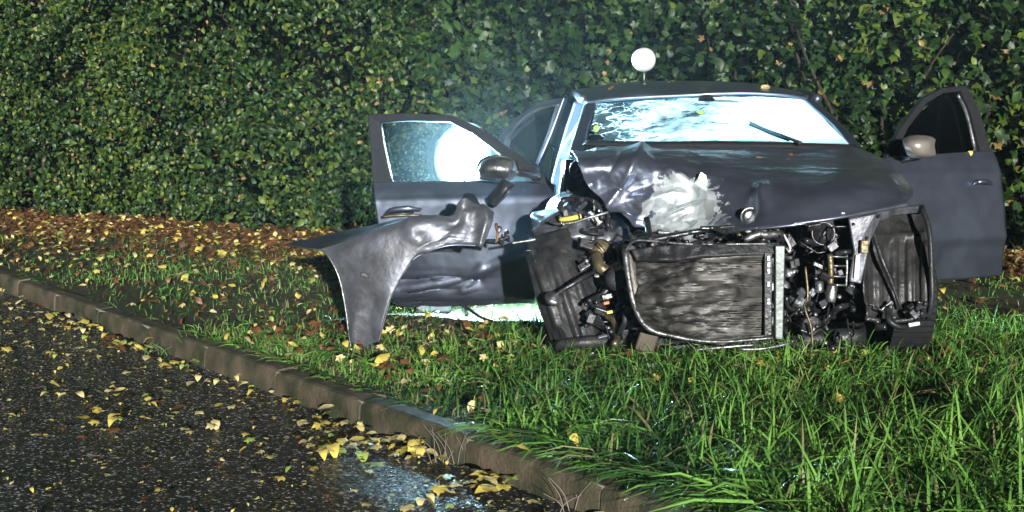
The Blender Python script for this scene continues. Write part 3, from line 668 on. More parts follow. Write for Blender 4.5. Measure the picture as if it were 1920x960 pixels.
# ---- bonnet: same paint, scraped through to bright metal on the struck corner
def hood_mat():
    m = paint_mat('scraped bonnet paint', (0.195, 0.22, 0.285)); t = m.node_tree; b = t.nodes['Principled BSDF']; L = t.links; g = [n for n in t.nodes if n.type == 'NEW_GEOMETRY'][0]
    ce = W(1275, 395, 6.78); sb = t.nodes.new('ShaderNodeVectorMath'); sb.operation = 'SUBTRACT'; sb.inputs[1].default_value = ce; L.new(g.outputs['Position'], sb.inputs[0])
    ml = t.nodes.new('ShaderNodeVectorMath'); ml.operation = 'MULTIPLY'; ml.inputs[1].default_value = (.95, .7, .95); L.new(sb.outputs[0], ml.inputs[0])
    ln = t.nodes.new('ShaderNodeVectorMath'); ln.operation = 'LENGTH'; L.new(ml.outputs[0], ln.inputs[0])
    n1 = t.nodes.new('ShaderNodeTexNoise'); n1.inputs['Scale'].default_value = 13; n1.inputs['Detail'].default_value = 7; n1.inputs['Roughness'].default_value = .65; L.new(g.outputs['Position'], n1.inputs['Vector'])
    sm = t.nodes.new('ShaderNodeMath'); sm.operation = 'MULTIPLY_ADD'; sm.inputs[1].default_value = -.46; L.new(n1.outputs[0], sm.inputs[0]); L.new(ln.outputs['Value'], sm.inputs[2])
    mk = t.nodes.new('ShaderNodeMapRange'); mk.inputs[1].default_value = -.05; mk.inputs[2].default_value = -.042; mk.inputs[3].default_value = 1; mk.inputs[4].default_value = 0; L.new(sm.outputs[0], mk.inputs[0])
    nd = t.nodes.new('ShaderNodeVectorMath'); nd.operation = 'MULTIPLY_ADD'; nd.inputs[1].default_value = (.05, .05, .05); L.new(n1.outputs['Color'], nd.inputs[0]); L.new(g.outputs['Position'], nd.inputs[2])
    n2 = t.nodes.new('ShaderNodeTexVoronoi'); n2.inputs['Scale'].default_value = 24; L.new(nd.outputs[0], n2.inputs['Vector']); s2 = t.nodes.new('ShaderNodeSeparateColor'); L.new(n2.outputs['Color'], s2.inputs[0])
    cr = t.nodes.new('ShaderNodeValToRGB'); cr.color_ramp.elements[0].position = .05; cr.color_ramp.elements[0].color = (.36, .39, .40, 1); cr.color_ramp.elements[1].position = .9; cr.color_ramp.elements[1].color = (.72, .79, .81, 1); L.new(s2.outputs[0], cr.inputs[0])
    mx = t.nodes.new('ShaderNodeMix'); mx.data_type = 'RGBA'; L.new(mk.outputs[0], mx.inputs['Factor']); L.new(b.inputs['Base Color'].links[0].from_socket, mx.inputs['A']); L.new(cr.outputs[0], mx.inputs['B']); L.new(mx.outputs['Result'], b.inputs['Base Color'])
    for nm, v0, v1 in (('Metallic', .85, .6), ('Coat Weight', .3, .05)):
        q = t.nodes.new('ShaderNodeMapRange'); q.inputs[3].default_value = v0; q.inputs[4].default_value = v1; L.new(mk.outputs[0], q.inputs[0]); L.new(q.outputs[0], b.inputs[nm])
    mr_ = [n for n in t.nodes if n.type == 'MAP_RANGE' and n.outputs[0].links and n.outputs[0].links[0].to_socket.name == 'Roughness'][0]; mr_.inputs[3].default_value = .34; mr_.inputs[4].default_value = .46
    return m
M['hood'] = hood_mat()
def hood_disp(P):
    px, py = proj(P)
    lw = np.clip((1400 - px) / 160, 0, 1)
    cr = np.clip((1365 - px) / 70, 0, 1) * np.clip((py - 335) / 35, 0, 1) * np.clip((px - 1170) / 50, 0, 1)
    d = .006 * nz(P, 3.0, 2.0) + .012 * lw * nz(P, 5.5, 6.0)
    d += cr * (.036 * facet(P, 44, 32, 1) + .018 * facet(P, 21, 15, 2)) + lw * .012 * facet(P, 70, 42, 3)
    d += fold(P, [(1205, 285), (1180, 320), (1165, 352), (1140, 385)], 11, .030, 1.3)
    d -= fold(P, [(1165, 290), (1140, 325), (1110, 345)], 9, .016, 1.4)
    d += fold(P, [(1120, 282), (1170, 290), (1205, 287)], 8, .018, 1.2)
    d -= bump_at(P, 1235, 335, 22, 30, .035)
    d += fold(P, [(1250, 322), (1300, 350), (1330, 372)], 12, .035, 1.2)
    d += bump_at(P, 1432, 372, 16, 18, .045) + fold(P, [(1432, 360), (1380, 350), (1330, 335)], 18, .018, 1.4)
    d -= bump_at(P, 1390, 395, 26, 18, .04)
    d += fold(P, [(1600, 285), (1660, 330), (1690, 372)], 14, .012, 1.6)
    return d
hood_rows = [
    [(1072, 284, 7.58), (1200, 278, 7.70), (1350, 272, 7.78), (1500, 275, 7.78), (1605, 281, 7.74), (1660, 300, 7.60)],
    [(1082, 302, 6.99), (1190, 300, 6.98), (1330, 306, 7.10), (1500, 308, 7.26), (1622, 312, 7.22), (1694, 334, 7.10)],
    [(1104, 350, 6.95), (1200, 362, 6.92), (1330, 362, 6.84), (1480, 356, 6.60), (1612, 348, 6.58), (1712, 362, 6.74)],
    [(1146, 385, 6.93), (1225, 424, 6.88), (1300, 438, 6.74), (1405, 424, 6.40), (1560, 406, 6.34), (1702, 382, 6.5)],
    [(1147, 389, 6.96), (1226, 430, 6.91), (1301, 444, 6.78), (1406, 430, 6.44), (1561, 412, 6.38), (1701, 388, 6.54)]]
rr = [[W(*p) for p in r] for r in hood_rows]
A = surf(rr, 200, 120); nn = normals(A); nn *= np.sign(np.sum(nn * (np.array([0, 0, H + 2]) - A), -1, keepdims=True))
A = A + nn * hood_disp(A)[..., None]
hood = mesh_obj('bonnet', A.reshape(-1, 3), gridfaces(120, 200), M['hood'], car, True, .006)
hood['label'] = 'buckled bonnet with a deep fold at one rear corner'
def on_hood(x, y, off=.004):
    px, py = proj(A); i = np.argmin((px - x) ** 2 + (py - y) ** 2); return A.reshape(-1, 3)[i] + nn.reshape(-1, 3)[i] * off, nn.reshape(-1, 3)[i]
# torn flap standing up
p0, n0 = on_hood(1312, 345, .0)
mesh_obj('torn_flap', [p0 + np.array(o) for o in [(-.03, 0, 0), (.045, .01, -.005), (.03, -.02, .045), (.005, -.02, .06), (-.01, -.025, .03)]], [(0, 1, 2, 4), (4, 2, 3)], M['primer'], hood, False, .003)
# badge seat: bright ring round a black recess
p0, n0 = on_hood(1406, 407, .0); n0 = np.array([-.15, -.93, .33])
lathe('badge_recess', [(.036, -.02), (.040, .004), (.034, .008), (.0, .0)], p0, n0, M['black'], hood)
lathe('badge_ring', [(.040, .002), (.046, .004), (.046, .012), (.040, .013), (.038, .006)], p0, n0, M['alu'], hood)
for (x, y, dx_, h_) in [(1580, 400, .02, .01)]:
    p0, n0 = on_hood(x, y); box('clip', p0, (.02, .01, .01), M['alu'], hood)

# ---- windscreen, cowl, roof, pillars
ws_rows = [[(1100, 270, 7.86), (1230, 272, 7.74), (1350, 272, 7.70), (1480, 274, 7.72), (1600, 279, 7.86)],
           [(1110, 230, 8.20), (1230, 228, 8.10), (1335, 226, 8.07), (1450, 226, 8.09), (1552, 230, 8.20)],
           [(1121, 193, 8.56), (1225, 184, 8.50), (1320, 180, 8.48), (1415, 179, 8.50), (1502, 183, 8.56)]]
ws = loft('windscreen', ws_rows, M['shatter'], car, 60, 40, lambda P: .006 * nz(P, 7, 3.0) - bump_at(P, 1220, 225, 60, 30, .03), solid=0)
ws['label'] = 'shattered windscreen crazed white'
loft('windscreen_seal', [[(1092, 272, 7.85), (1230, 275, 7.725), (1350, 276, 7.685), (1480, 278, 7.705), (1608, 283, 7.85)], [(1098, 264, 7.87), (1230, 266, 7.745), (1350, 266, 7.705), (1480, 268, 7.725), (1603, 272, 7.87)]], M['rubber'], car, 40, 3, solid=.012)
loft('windscreen_seal', [[(1115, 197, 8.54), (1225, 187, 8.485), (1320, 183, 8.465), (1415, 182, 8.485), (1508, 187, 8.54)], [(1115, 190, 8.56), (1225, 180, 8.50), (1320, 176, 8.48), (1415, 175, 8.50), (1508, 179, 8.56)]], M['rubber'], car, 40, 3, solid=.012)
loft('cowl', [[(1070, 292, 7.80), (1350, 284, 7.84), (1620, 294, 7.80)], [(1085, 272, 7.92), (1350, 266, 7.80), (1608, 280, 7.92)]], M['black'], car, 30, 4, solid=.02)
wp = [W(1405, 236, 8.00), W(1440, 252, 7.86), W(1478, 266, 7.74), W(1500, 276, 7.70)]
wip = tube('wiper', [np.array(p) + np.array([0, -.03, .02]) for p in wp], [.006, .008, .009, .012], M['black'], car, 6)
tube('wiper_blade', [np.array(p) + np.array([.0, -.012, .008]) for p in wp[:3]], .006, M['rubber'], wip, 6)
lathe('mirror_foot', [(.0, -.012), (.045, -.010), (.052, 0), (.048, .008), (.0, .010)], np.array(W(1325, 191, 8.40)), (0, -.8, .55), M['black'], car)
rear_mirror = box('rear_view_mirror', W(1330, 206, 8.62), (.24, .03, .06), M['black'], car, bevel=.01)
def rowx(y, zc, ze, hw, k=7):
    c_ = cx(y); return [(c_ + hw * f_, y + .05 * abs(f_) ** 2, zc - (zc - ze) * abs(f_) ** 2.4) for f_ in np.linspace(-1, 1, k)]
roof_rows = [[W(1096, 192, 8.50), W(1150, 184, 8.46), W(1225, 179, 8.44), W(1320, 174.5, 8.42), W(1415, 173, 8.44), W(1475, 175, 8.47), W(1516, 182, 8.52)],
             rowx(8.75, 1.318, 1.262, .70), rowx(9.1, 1.345, 1.285, .70), rowx(9.5, 1.345, 1.28, .685), rowx(9.9, 1.318, 1.25, .665), rowx(10.15, 1.27, 1.20, .65)]
roof = loft('roof', roof_rows, M['paint'], car, 50, 36, lambda P: .004 * nz(P, 3, 1.0), solid=.02, offset=-1, px=False)
def pillar(name, pts, wd, th, m_, label=None):
    "flat-sided body pillar along pts, wd across (x) and th deep (y)"
    c_ = crv(pts, 16); V = []; n = len(c_)
    for i, p in enumerate(c_):
        k = wd if np.isscalar(wd) else np.interp(i / (n - 1), np.linspace(0, 1, len(wd)), wd)
        for a_, b_ in [(-.5, -.5), (.5, -.5), (.5, .5), (-.5, .5)]: V.append(p + np.array([a_ * k, b_ * th, 0]))
    o = mesh_obj(name, V, gridfaces(n, 4, True) + [(3, 2, 1, 0), tuple(range(4 * n - 4, 4 * n))], m_, car, False, bevel=.012); return o
pillar('front_pillar', WW((1079, 290, 7.82), (1092, 240, 8.12), (1107, 194, 8.50)), [.085, .07, .075], .09, M['paint'])
pillar('front_pillar', WW((1616, 292, 7.82), (1572, 238, 8.14), (1515, 186, 8.50)), [.07, .055, .06], .09, M['paint'])
pillar('centre_pillar', WW((1036, 420, 8.86), (1046, 345, 8.86), (1064, 262, 8.86), (1088, 190, 8.84)), [.15, .10, .075, .08], .10, M['paint'])
pillar('centre_pillar', [(2 * cx(8.86) - p[0], p[1], p[2]) for p in WW((1036, 420, 8.86), (1046, 345, 8.86), (1064, 262, 8.86), (1088, 190, 8.84))], [.15, .10, .075, .08], .10, M['paint'])
def mir(p): return (2 * cx(p[1]) - p[0], p[1], p[2])
LS = []
for sgn, mm in ((0, lambda p: p), (1, mir)):
    # roof rail, hinge post, sill, rear quarter
    tube('roof_rail', [mm(p) for p in [W(1092, 186, 8.52), (cx(9) - .705, 8.95, 1.265), (cx(9.5) - .69, 9.5, 1.25), (cx(10) - .67, 10.05, 1.18)]], .028, M['paint'], car, 8)
    x0 = cx(8) - .86
    tube('sill', [mm(p) for p in [(x0 + .04, 7.72, .19), (x0 + .03, 8.4, .20), (x0 + .04, 9.25, .22)]], .065, M['paint'], car, 8)
    pillar('hinge_post', [mm(p) for p in [(x0 + .03, 7.80, .18), (x0 + .03, 7.80, .6), (x0 + .05, 7.80, .90)]], .10, .12, M['inner'])
    th_ = np.linspace(0, math.pi, 13); arch = [(9.58 - .36 * math.cos(t), .30 + .36 * math.sin(t)) for t in th_]
    V = []; n = 13
    top = [(9.05 + 1.5 * i / 12, .90 + .02 * math.sin(i / 4)) for i in range(13)]
    xs_ = lambda y, z: cx(y) - .86 + .05 * max(0, z - .55) ** 1.2 + .12 * max(0, y - 10.1) ** 1.3
    for j in range(7):
        for i in range(n):
            f_ = j / 6; y = top[i][0] * (1 - f_) + arch[i][0] * f_; z = top[i][1] * (1 - f_) + arch[i][1] * f_
            V.append(mm((xs_(y, z) - .02 * math.sin(f_ * 3.1), y, z)))
    q = mesh_obj('rear_quarter', V, gridfaces(7, n), M['paint'], car, True, .006)
    V = [mm((xs_(y, z), y, z)) for y, z in [(9.96, .30), (10.55, .32), (10.55, .90), (10.0, .66)]]; mesh_obj('rear_corner', V, [(0, 1, 2, 3)], M['paint'], car, False, .006)
    V = [mm(p) for p in [(cx(9.7) - .80, 9.45, .92), (cx(9.7) - .80, 10.5, .92), (cx(10) - .66, 10.12, 1.20), (cx(9.7) - .69, 9.75, 1.24)]]
    mesh_obj('rear_pillar', V, [(0, 1, 2, 3)], M['paint'], car, False, .05)
    # rear wheel
    wc = mm((cx(9.58) - .76, 9.58, .29))
    wh = lathe('rear_wheel', [(.18, -.09), (.27, -.10), (.305, -.07), (.312, 0), (.305, .07), (.27, .10), (.18, .09)], wc, (1, 0, 0), M['rubber'], car, 28)
    lathe('rim', [(.0, -.05), (.17, -.06), (.19, -.085), (.19, .085), (.17, .06), (.0, .05)], wc, (1, 0, 0), M['alu'], wh, 20)
loft('tailgate', [rowx(10.15, 1.262, 1.19, .63), rowx(10.38, 1.08, 1.04, .69), rowx(10.55, .90, .88, .74), rowx(10.62, .60, .60, .76), rowx(10.58, .34, .34, .74)], M['paint'], car, 24, 20, solid=.02, px=False)
floor_ = box('floor_pan', (cx(9), 9.05, .22), (1.5, 2.9, .05), M['black'], car)
# ---- cabin: dashboard, seats, airbags
loft('dashboard', [[(cx(7.9) + f_ * .70, 7.86, .93 - .02 * f_ * f_) for f_ in np.linspace(-1, 1, 6)], [(cx(8) + f_ * .70, 8.12, .95 - .03 * f_ * f_) for f_ in np.linspace(-1, 1, 6)], [(cx(8) + f_ * .70, 8.26, .86) for f_ in np.linspace(-1, 1, 6)], [(cx(8) + f_ * .68, 8.22, .55) for f_ in np.linspace(-1, 1, 6)]], M['seat'], car, 20, 14, solid=.02, px=False)
for s_ in (-1, 1):
    xs0 = cx(8.7) + s_ * .36
    bk = loft('front_seat', [[(xs0 + f_ * .23, 8.78 + .05 * f_ * f_ * -1, .38) for f_ in (-1, -.5, 0, .5, 1)], [(xs0 + f_ * .25, 8.84 - .07 * f_ * f_, .68) for f_ in (-1, -.5, 0, .5, 1)], [(xs0 + f_ * .20, 8.93 - .06 * f_ * f_, .97) for f_ in (-1, -.5, 0, .5, 1)]], M['seat'], car, 14, 12, solid=.12, px=False)
    box('headrest', (xs0, 8.98, 1.08), (.24, .09, .16), M['seat'], bk, bevel=.03)
    box('seat_cushion', (xs0, 8.56, .40), (.48, .50, .16), M['seat'], bk, bevel=.04)
sw = cx(8.3) + .36
a_ = np.linspace(0, 2 * math.pi, 17); st = tube('steering_wheel', [(sw + .18 * math.cos(t), 8.36 + .06 * math.sin(t), .86 + .17 * math.sin(t)) for t in a_], .016, M['black'], car, 8)
def blob(name, c_, rx, ry, rz, m_, seed, amp=.12):
    V = []; nu, nv = 24, 14
    for j in range(nv):
        ph = math.pi * (j + .02) / (nv - .96)
        for i in range(nu):
            t = 2 * math.pi * i / nu; d_ = Vector((math.cos(t) * math.sin(ph), math.sin(t) * math.sin(ph), math.cos(ph)))
            k = 1 + amp * mnoise.fractal(d_ * 2 + Vector((seed, 0, 0)), .8, 2, 3); V.append((c_[0] + d_.x * rx * k, c_[1] + d_.y * ry * k, c_[2] + d_.z * rz * k))
    return mesh_obj(name, V, gridfaces(nv, nu, True) + [tuple(range(nu))[::-1], tuple(range((nv - 1) * nu, nv * nu))], m_, car, True)
blob('driver_airbag', (sw, 8.44, .93), .25, .12, .20, M['fabric'], 1.0, .3)
blob('passenger_airbag', (cx(8.3) - .30, 8.42, .72), .26, .14, .16, M['fabric'], 5.0, .3)
loft('curtain_airbag', [[mir(p) for p in [(cx(8.6) - .66, 8.55, 1.22), (cx(9) - .66, 9.0, 1.25), (cx(9.5) - .65, 9.6, 1.22)]], [mir(p) for p in [(cx(8.6) - .66, 8.50, 1.05), (cx(9) - .68, 9.0, 1.05), (cx(9.5) - .67, 9.6, 1.05)]], [mir(p) for p in [(cx(8.6) - .70, 8.35, .88), (cx(9) - .72, 9.0, .85), (cx(9.5) - .70, 9.6, .88)]]], M['fabric'], car, 20, 14, lambda P: .02 * nz(P, 8), solid=.03, px=False)

# ---- doors
def door_panel(name, rows, disp, label, nu=60, nv=44):
    o = loft(name, rows, M['paint'], car, nu, nv, disp, solid=.05, offset=-1 if False else 0); o['label'] = label; return o
def ldoor(P):
    px, py = proj(P); lo = np.clip((py - 455) / 60, 0, 1) * np.clip((px - 715) / 30, 0, 1)
    d = .004 * nz(P, 3.0, 4.0) + lo * (.006 * facet(P, 90, 30, 7))
    wv = np.clip((py - 500) / 25, 0, 1) * np.clip((930 - px) / 120, .12, 1)
    d += wv * (.016 * facet(P, 60, 13, 8) + .005 * facet(P, 24, 7, 9))
    d += fold(P, [(735, 543), (800, 533), (860, 522), (935, 492), (1005, 472)], 9, .022, 1.2)
    d -= fold(P, [(740, 522), (820, 515), (900, 520)], 10, .018, 1.4)
    d += fold(P, [(905, 500), (890, 520), (870, 538)], 8, .012, 1.3)
    d += fold(P, [(700, 380), (1050, 372)], 6, .008, 1.5)
    return d
fd = door_panel('front_door', [
    [(701, 347, 7.97), (780, 345, 7.94), (870, 343, 7.90), (960, 345, 7.86), (1044, 352, 7.80)],
    [(704, 376, 7.92), (785, 375, 7.88), (875, 374, 7.84), (960, 374, 7.80), (1040, 376, 7.74)],
    [(714, 440, 7.89), (790, 440, 7.84), (875, 440, 7.79), (955, 440, 7.75), (1026, 440, 7.69)],
    [(728, 510, 7.91), (800, 510, 7.86), (878, 510, 7.82), (950, 510, 7.78), (1014, 508, 7.71)],
    [(738, 553, 7.95), (805, 553, 7.90), (880, 551, 7.86), (945, 548, 7.82), (1006, 546, 7.75)],
    [(744, 572, 8.00), (808, 571, 7.95), (880, 567, 7.90), (945, 563, 7.86), (1003, 560, 7.80)]], ldoor, 'dented open front door lit by the floodlight behind it', 110, 90)
fo_ = WW((690, 216, 8.03), (760, 213, 8.01), (850, 217, 7.97), (905, 243, 7.94), (975, 292, 7.89), (1046, 352, 7.83), (900, 346, 7.90), (701, 349, 7.99))
fi_ = WW((713, 231, 8.03), (765, 227, 8.01), (843, 229, 7.97), (888, 252, 7.94), (950, 300, 7.89), (1000, 340, 7.84), (900, 341, 7.90), (737, 342, 7.99))
ring_panel('window_frame', fo_, fi_, .035, M['rubber'], fd)
tube('window_trim', WW((715, 232, 7.99), (722, 280, 7.98), (736, 343, 7.965)), .006, M['alu'], fd, 6)
gl_ = WW((711, 229, 8.05), (765, 225, 8.03), (845, 227, 7.99), (890, 250, 7.96), (953, 298, 7.91), (1003, 343, 7.86), (900, 345, 7.92), (735, 345, 8.01))
plate('window_glass', gl_, .004, M['glass'], fd)
tube('belt_seal', WW((701, 347, 7.955), (870, 343.5, 7.885), (1042, 351, 7.79)), .010, M['rubber'], fd, 6)
hp = WW((722, 402, 7.82), (735, 394, 7.78), (765, 391, 7.765), (790, 393, 7.79)); hd = tube('handle', hp, [.008, .016, .017, .008], M['paint'], fd, 8)
V, f_ = lathe_data([(.0, 0), (.075, .0), (.072, .012), (.0, .016)], W(752, 398, 7.85), (0, -1, .1), 20); V = np.array(V); V[:, 2] = W(752, 398, 7.85)[2] + (V[:, 2] - W(752, 398, 7.85)[2]) * .35
mesh_obj('handle_cup', V, f_, M['black'], fd, True)
tube('handle_trim', WW((716, 407, 7.81), (745, 404, 7.80), (792, 404, 7.80)), .008, M['brass'], fd, 6)
loft('inner_trim', [[(705, 352, 8.08), (870, 349, 8.0), (1035, 357, 7.93)], [(716, 450, 8.08), (870, 450, 8.0), (1020, 450, 7.93)], [(744, 562, 8.08), (880, 562, 8.0), (1003, 557, 7.93)]], M['seat'], fd, 20, 14, solid=.03)
# broken mirror: cracked glass, shell and hanging cover
mh = loft('mirror_shell', [[(893, 318, 7.74), (905, 300, 7.70), (935, 294, 7.68), (962, 300, 7.70), (972, 318, 7.74)], [(897, 322, 7.62), (910, 305, 7.60), (935, 300, 7.59), (958, 305, 7.60), (968, 320, 7.63)], [(900, 330, 7.64), (912, 322, 7.58), (935, 322, 7.56), (955, 324, 7.58), (968, 326, 7.64)], [(895, 332, 7.74), (910, 338, 7.70), (935, 340, 7.69), (955, 337, 7.70), (970, 328, 7.74)]], M['alu'], fd, 30, 20, lambda P: .006 * (ridge(P, 14, 2.0) - .5), solid=.004)
tube('mirror_arm', WW((965, 322, 7.72), (990, 326, 7.78), (1010, 332, 7.83)), .022, M['black'], fd, 8)
tube('mirror_rim', WW((893, 320, 7.73), (903, 300, 7.69), (935, 293, 7.67), (963, 299, 7.69), (973, 318, 7.73)), .008, M['black'], fd, 6)
mc = loft('hanging_mirror_cover', [[(915, 372, 7.68), (940, 342, 7.65), (945, 338, 7.66)], [(922, 382, 7.66), (945, 358, 7.62), (957, 343, 7.64)], [(928, 386, 7.68), (950, 364, 7.65), (964, 346, 7.66)]], M['black'], fd, 14, 12, lambda P: .012 * np.ones(P.shape[:-1]) * 0 + .003 * nz(P, 20), solid=.02)
tube('mirror_cable', WW((948, 338, 7.66), (953, 330, 7.68), (948, 322, 7.70)), .004, M['rubber'], fd, 5)

rd = door_panel('front_door', [
    [(1652, 299, 7.82), (1700, 295, 7.92), (1760, 291, 8.05), (1810, 288, 8.17), (1856, 285, 8.28)],
    [(1652, 325, 7.77), (1700, 325, 7.87), (1760, 323, 8.00), (1812, 322, 8.12), (1869, 321, 8.24)],
    [(1654, 400, 7.74), (1705, 402, 7.84), (1765, 404, 7.97), (1820, 405, 8.08), (1878, 406, 8.21)],
    [(1660, 470, 7.76), (1710, 472, 7.86), (1770, 473, 8.00), (1825, 472, 8.11), (1876, 470, 8.23)],
    [(1668, 522, 7.82), (1715, 524, 7.92), (1772, 523, 8.05), (1825, 519, 8.16), (1871, 514, 8.28)]], lambda P: .003 * nz(P, 2.5, 9.0) + fold(P, [(1650, 455), (1880, 440)], 9, .012, 1.5) + fold(P, [(1650, 330), (1880, 326)], 7, .008, 1.5), 'straight dark open front door in the shade')
fo_ = WW((1655, 299, 7.84), (1688, 236, 7.92), (1728, 184, 8.02), (1762, 166, 8.09), (1808, 160, 8.20), (1832, 205, 8.26), (1855, 286, 8.30), (1760, 293, 8.07))
fi_ = WW((1672, 295, 7.87), (1699, 240, 7.94), (1735, 193, 8.03), (1765, 175, 8.09), (1798, 171, 8.18), (1816, 212, 8.23), (1834, 284, 8.27), (1760, 290, 8.07))
ring_panel('window_frame', fo_, fi_, .035, M['rubber'], rd)
tube('window_trim', WW((1796, 178, 8.13), (1813, 215, 8.18), (1829, 284, 8.21)), .010, M['alu'], rd, 6)
plate('window_glass', WW((1670, 297, 7.88), (1698, 239, 7.96), (1734, 192, 8.05), (1765, 174, 8.11), (1799, 170, 8.20), (1817, 212, 8.25), (1836, 286, 8.29), (1760, 291, 8.09)), .004, M['glass'], rd)
tube('handle', WW((1826, 347, 8.10), (1835, 341, 8.07), (1852, 341, 8.10), (1860, 345, 8.16)), [.008, .014, .014, .008], M['paint'], rd, 8)
tube('belt_seal', WW((1652, 299, 7.80), (1760, 292, 8.03), (1855, 286, 8.26)), .009, M['rubber'], rd, 6)
loft('inner_trim', [[(1665, 303, 7.95), (1760, 298, 8.16), (1850, 292, 8.38)], [(1665, 410, 7.95), (1765, 410, 8.16), (1868, 408, 8.38)], [(1675, 512, 7.95), (1765, 512, 8.16), (1860, 504, 8.38)]], M['seat'], rd, 20, 14, solid=.03)
loft('mirror_shell', [[(1692, 262, 7.70), (1705, 255, 7.68), (1725, 253, 7.67), (1745, 256, 7.70), (1754, 262, 7.74)], [(1694, 272, 7.62), (1708, 268, 7.58), (1725, 267, 7.57), (1742, 268, 7.60), (1752, 272, 7.68)], [(1700, 287, 7.64), (1712, 289, 7.60), (1726, 290, 7.59), (1742, 290, 7.62), (1754, 287, 7.70)], [(1704, 293, 7.72), (1714, 296, 7.70), (1726, 296, 7.70), (1742, 295, 7.72), (1754, 291, 7.76)]], mat('brownish silver mirror paint', (.42, .37, .33), .3, .6, .1, coat=.5), rd, 24, 16, solid=.006)
tube('mirror_arm', WW((1712, 293, 7.72), (1700, 298, 7.80), (1690, 300, 7.88)), .02, M['black'], rd, 8)

# rear door, swung open behind
bd = door_panel('rear_door', [
    [(1012, 312, 8.95), (985, 311, 9.05), (955, 309, 9.20), (925, 307, 9.34)],
    [(1008, 400, 8.91), (985, 400, 9.01), (955, 400, 9.16), (922, 398, 9.32)],
    [(1002, 500, 8.95), (985, 500, 9.05), (960, 500, 9.20), (932, 496, 9.34)]], lambda P: .003 * nz(P, 3), 'rear door standing ajar behind the front door', 24, 24)
fo_ = WW((1012, 312, 8.97), (1038, 250, 8.97), (1062, 184, 8.97), (1034, 187, 9.03), (1000, 200, 9.10), (966, 224, 9.20), (938, 256, 9.29), (925, 308, 9.36))
fi_ = WW((1006, 306, 8.98), (1028, 250, 8.98), (1044, 199, 8.99), (1030, 200, 9.03), (1002, 211, 9.09), (974, 232, 9.18), (951, 260, 9.26), (940, 305, 9.32))
ring_panel('window_frame', fo_, fi_, .04, M['paint'], bd)
plate('window_glass', WW((1008, 309, 9.0), (1030, 250, 9.0), (1046, 197, 9.01), (1030, 198, 9.05), (1002, 209, 9.11), (972, 230, 9.20), (949, 258, 9.28), (938, 307, 9.34)), .004, M['dark_glass'], bd)
tube('window_trim', WW((1048, 197, 8.95), (1032, 198, 9.0), (1002, 208, 9.07), (972, 229, 9.16), (946, 258, 9.25)), .008, M['alu'], bd, 6)

# ---- smashed front: firewall and dark bay behind everything
loft('bulkhead', [[(1060, 300, 7.62), (1350, 285, 7.66), (1660, 310, 7.6)], [(1050, 450, 7.55), (1350, 450, 7.6), (1690, 450, 7.5)], [(1060, 600, 7.5), (1350, 610, 7.55), (1680, 600, 7.5)]], M['black'], car, 30, 20, lambda P: .05 * nz(P, 4), solid=.02)
eng = loft('engine', [[(1180, 440, 7.0), (1330, 436, 6.95), (1480, 430, 7.0)], [(1170, 500, 6.85), (1330, 500, 6.75), (1490, 500, 6.85)], [(1180, 620, 6.9), (1330, 640, 6.8), (1490, 620, 6.9)]], M['steel'], car, 50, 40, lambda P: .06 * (ridge(P, 7, 1) - .5) + .03 * (ridge(P, 16, 5) - .5), solid=.02)
# inner wing, crushed side
loft('inner_wing', [[(1000, 402, 7.40), (1035, 376, 7.42), (1080, 368, 7.42), (1120, 385, 7.38), (1165, 405, 7.25)], [(995, 430, 7.10), (1035, 410, 7.05), (1085, 408, 7.0), (1130, 414, 7.06), (1180, 434, 6.95)], [(1002, 445, 7.12), (1040, 440, 7.0), (1085, 452, 6.92), (1125, 460, 6.92), (1185, 470, 6.85)], [(1040, 470, 7.15), (1075, 470, 7.05), (1100, 475, 6.98), (1130, 500, 7.0), (1190, 510, 6.95)]], M['inner'], car, 60, 44,
     lambda P: .035 * facet(P, 36, 24, 4) + .014 * facet(P, 14, 11, 5), solid=.005)['label'] = 'crushed inner wing of folded grey sheet metal'
loft('crushed_tower', [[(1070, 320, 7.5), (1090, 300, 7.5), (1110, 345, 7.5)], [(1062, 370, 7.4), (1092, 350, 7.45), (1135, 385, 7.42)], [(1078, 405, 7.3), (1110, 400, 7.4), (1165, 412, 7.35)]], M['black'], car, 30, 30, lambda P: .04 * facet(P, 26, 22, 2) + .02 * facet(P, 11, 9, 3), solid=.006)
wl = loft('wheel_liner', [[(990, 448, 6.98), (1030, 436, 6.92), (1072, 428, 6.95), (1100, 445, 7.05)], [(992, 500, 6.86), (1035, 495, 6.80), (1085, 495, 6.82), (1125, 500, 6.95)], [(1008, 570, 6.78), (1050, 568, 6.72), (1100, 565, 6.74), (1138, 570, 6.88)], [(1034, 640, 6.78), (1070, 640, 6.72), (1110, 640, 6.74), (1146, 645, 6.88)]], M['liner'], car, 70, 50,
     lambda P: .012 * nz(P, 4, 2) + .014 * np.clip(np.sin((proj(P)[0] - .33 * (proj(P)[1] - 440)) / 5.2), -.2, 1) * np.clip((proj(P)[1] - 480) / 40, 0, 1), solid=.006)
wl['label'] = 'ribbed black wheel arch liner hanging loose'
plate('liner_edge', WW((985, 470, 6.90), (1000, 468, 6.86), (1062, 640, 6.70), (1046, 646, 6.74)), .03, M['steel'], wl, .004)
tube('lower_bar', WW((1045, 648, 6.70), (1095, 642, 6.66), (1150, 640, 6.70)), .03, M['liner'], car, 8)
arm = tube('suspension_arm', WW((1036, 556, 6.62), (1070, 535, 6.60), (1105, 515, 6.66), (1150, 500, 6.80)), [.009, .012, .013, .016], M['steel'], car, 8)
lathe('ball_joint', [(.0, -.02), (.035, -.018), (.045, 0), (.04, .012), (.018, .02), (0, .03)], W(1038, 560, 6.60), (.2, -.5, .8), M['alu'], arm, 18)
lathe('brake_disc', [(.02, -.012), (.13, -.012), (.135, 0), (.13, .012), (.02, .014)], W(1075, 590, 6.95), (.9, -.3, .1), M['steel'], car, 28)
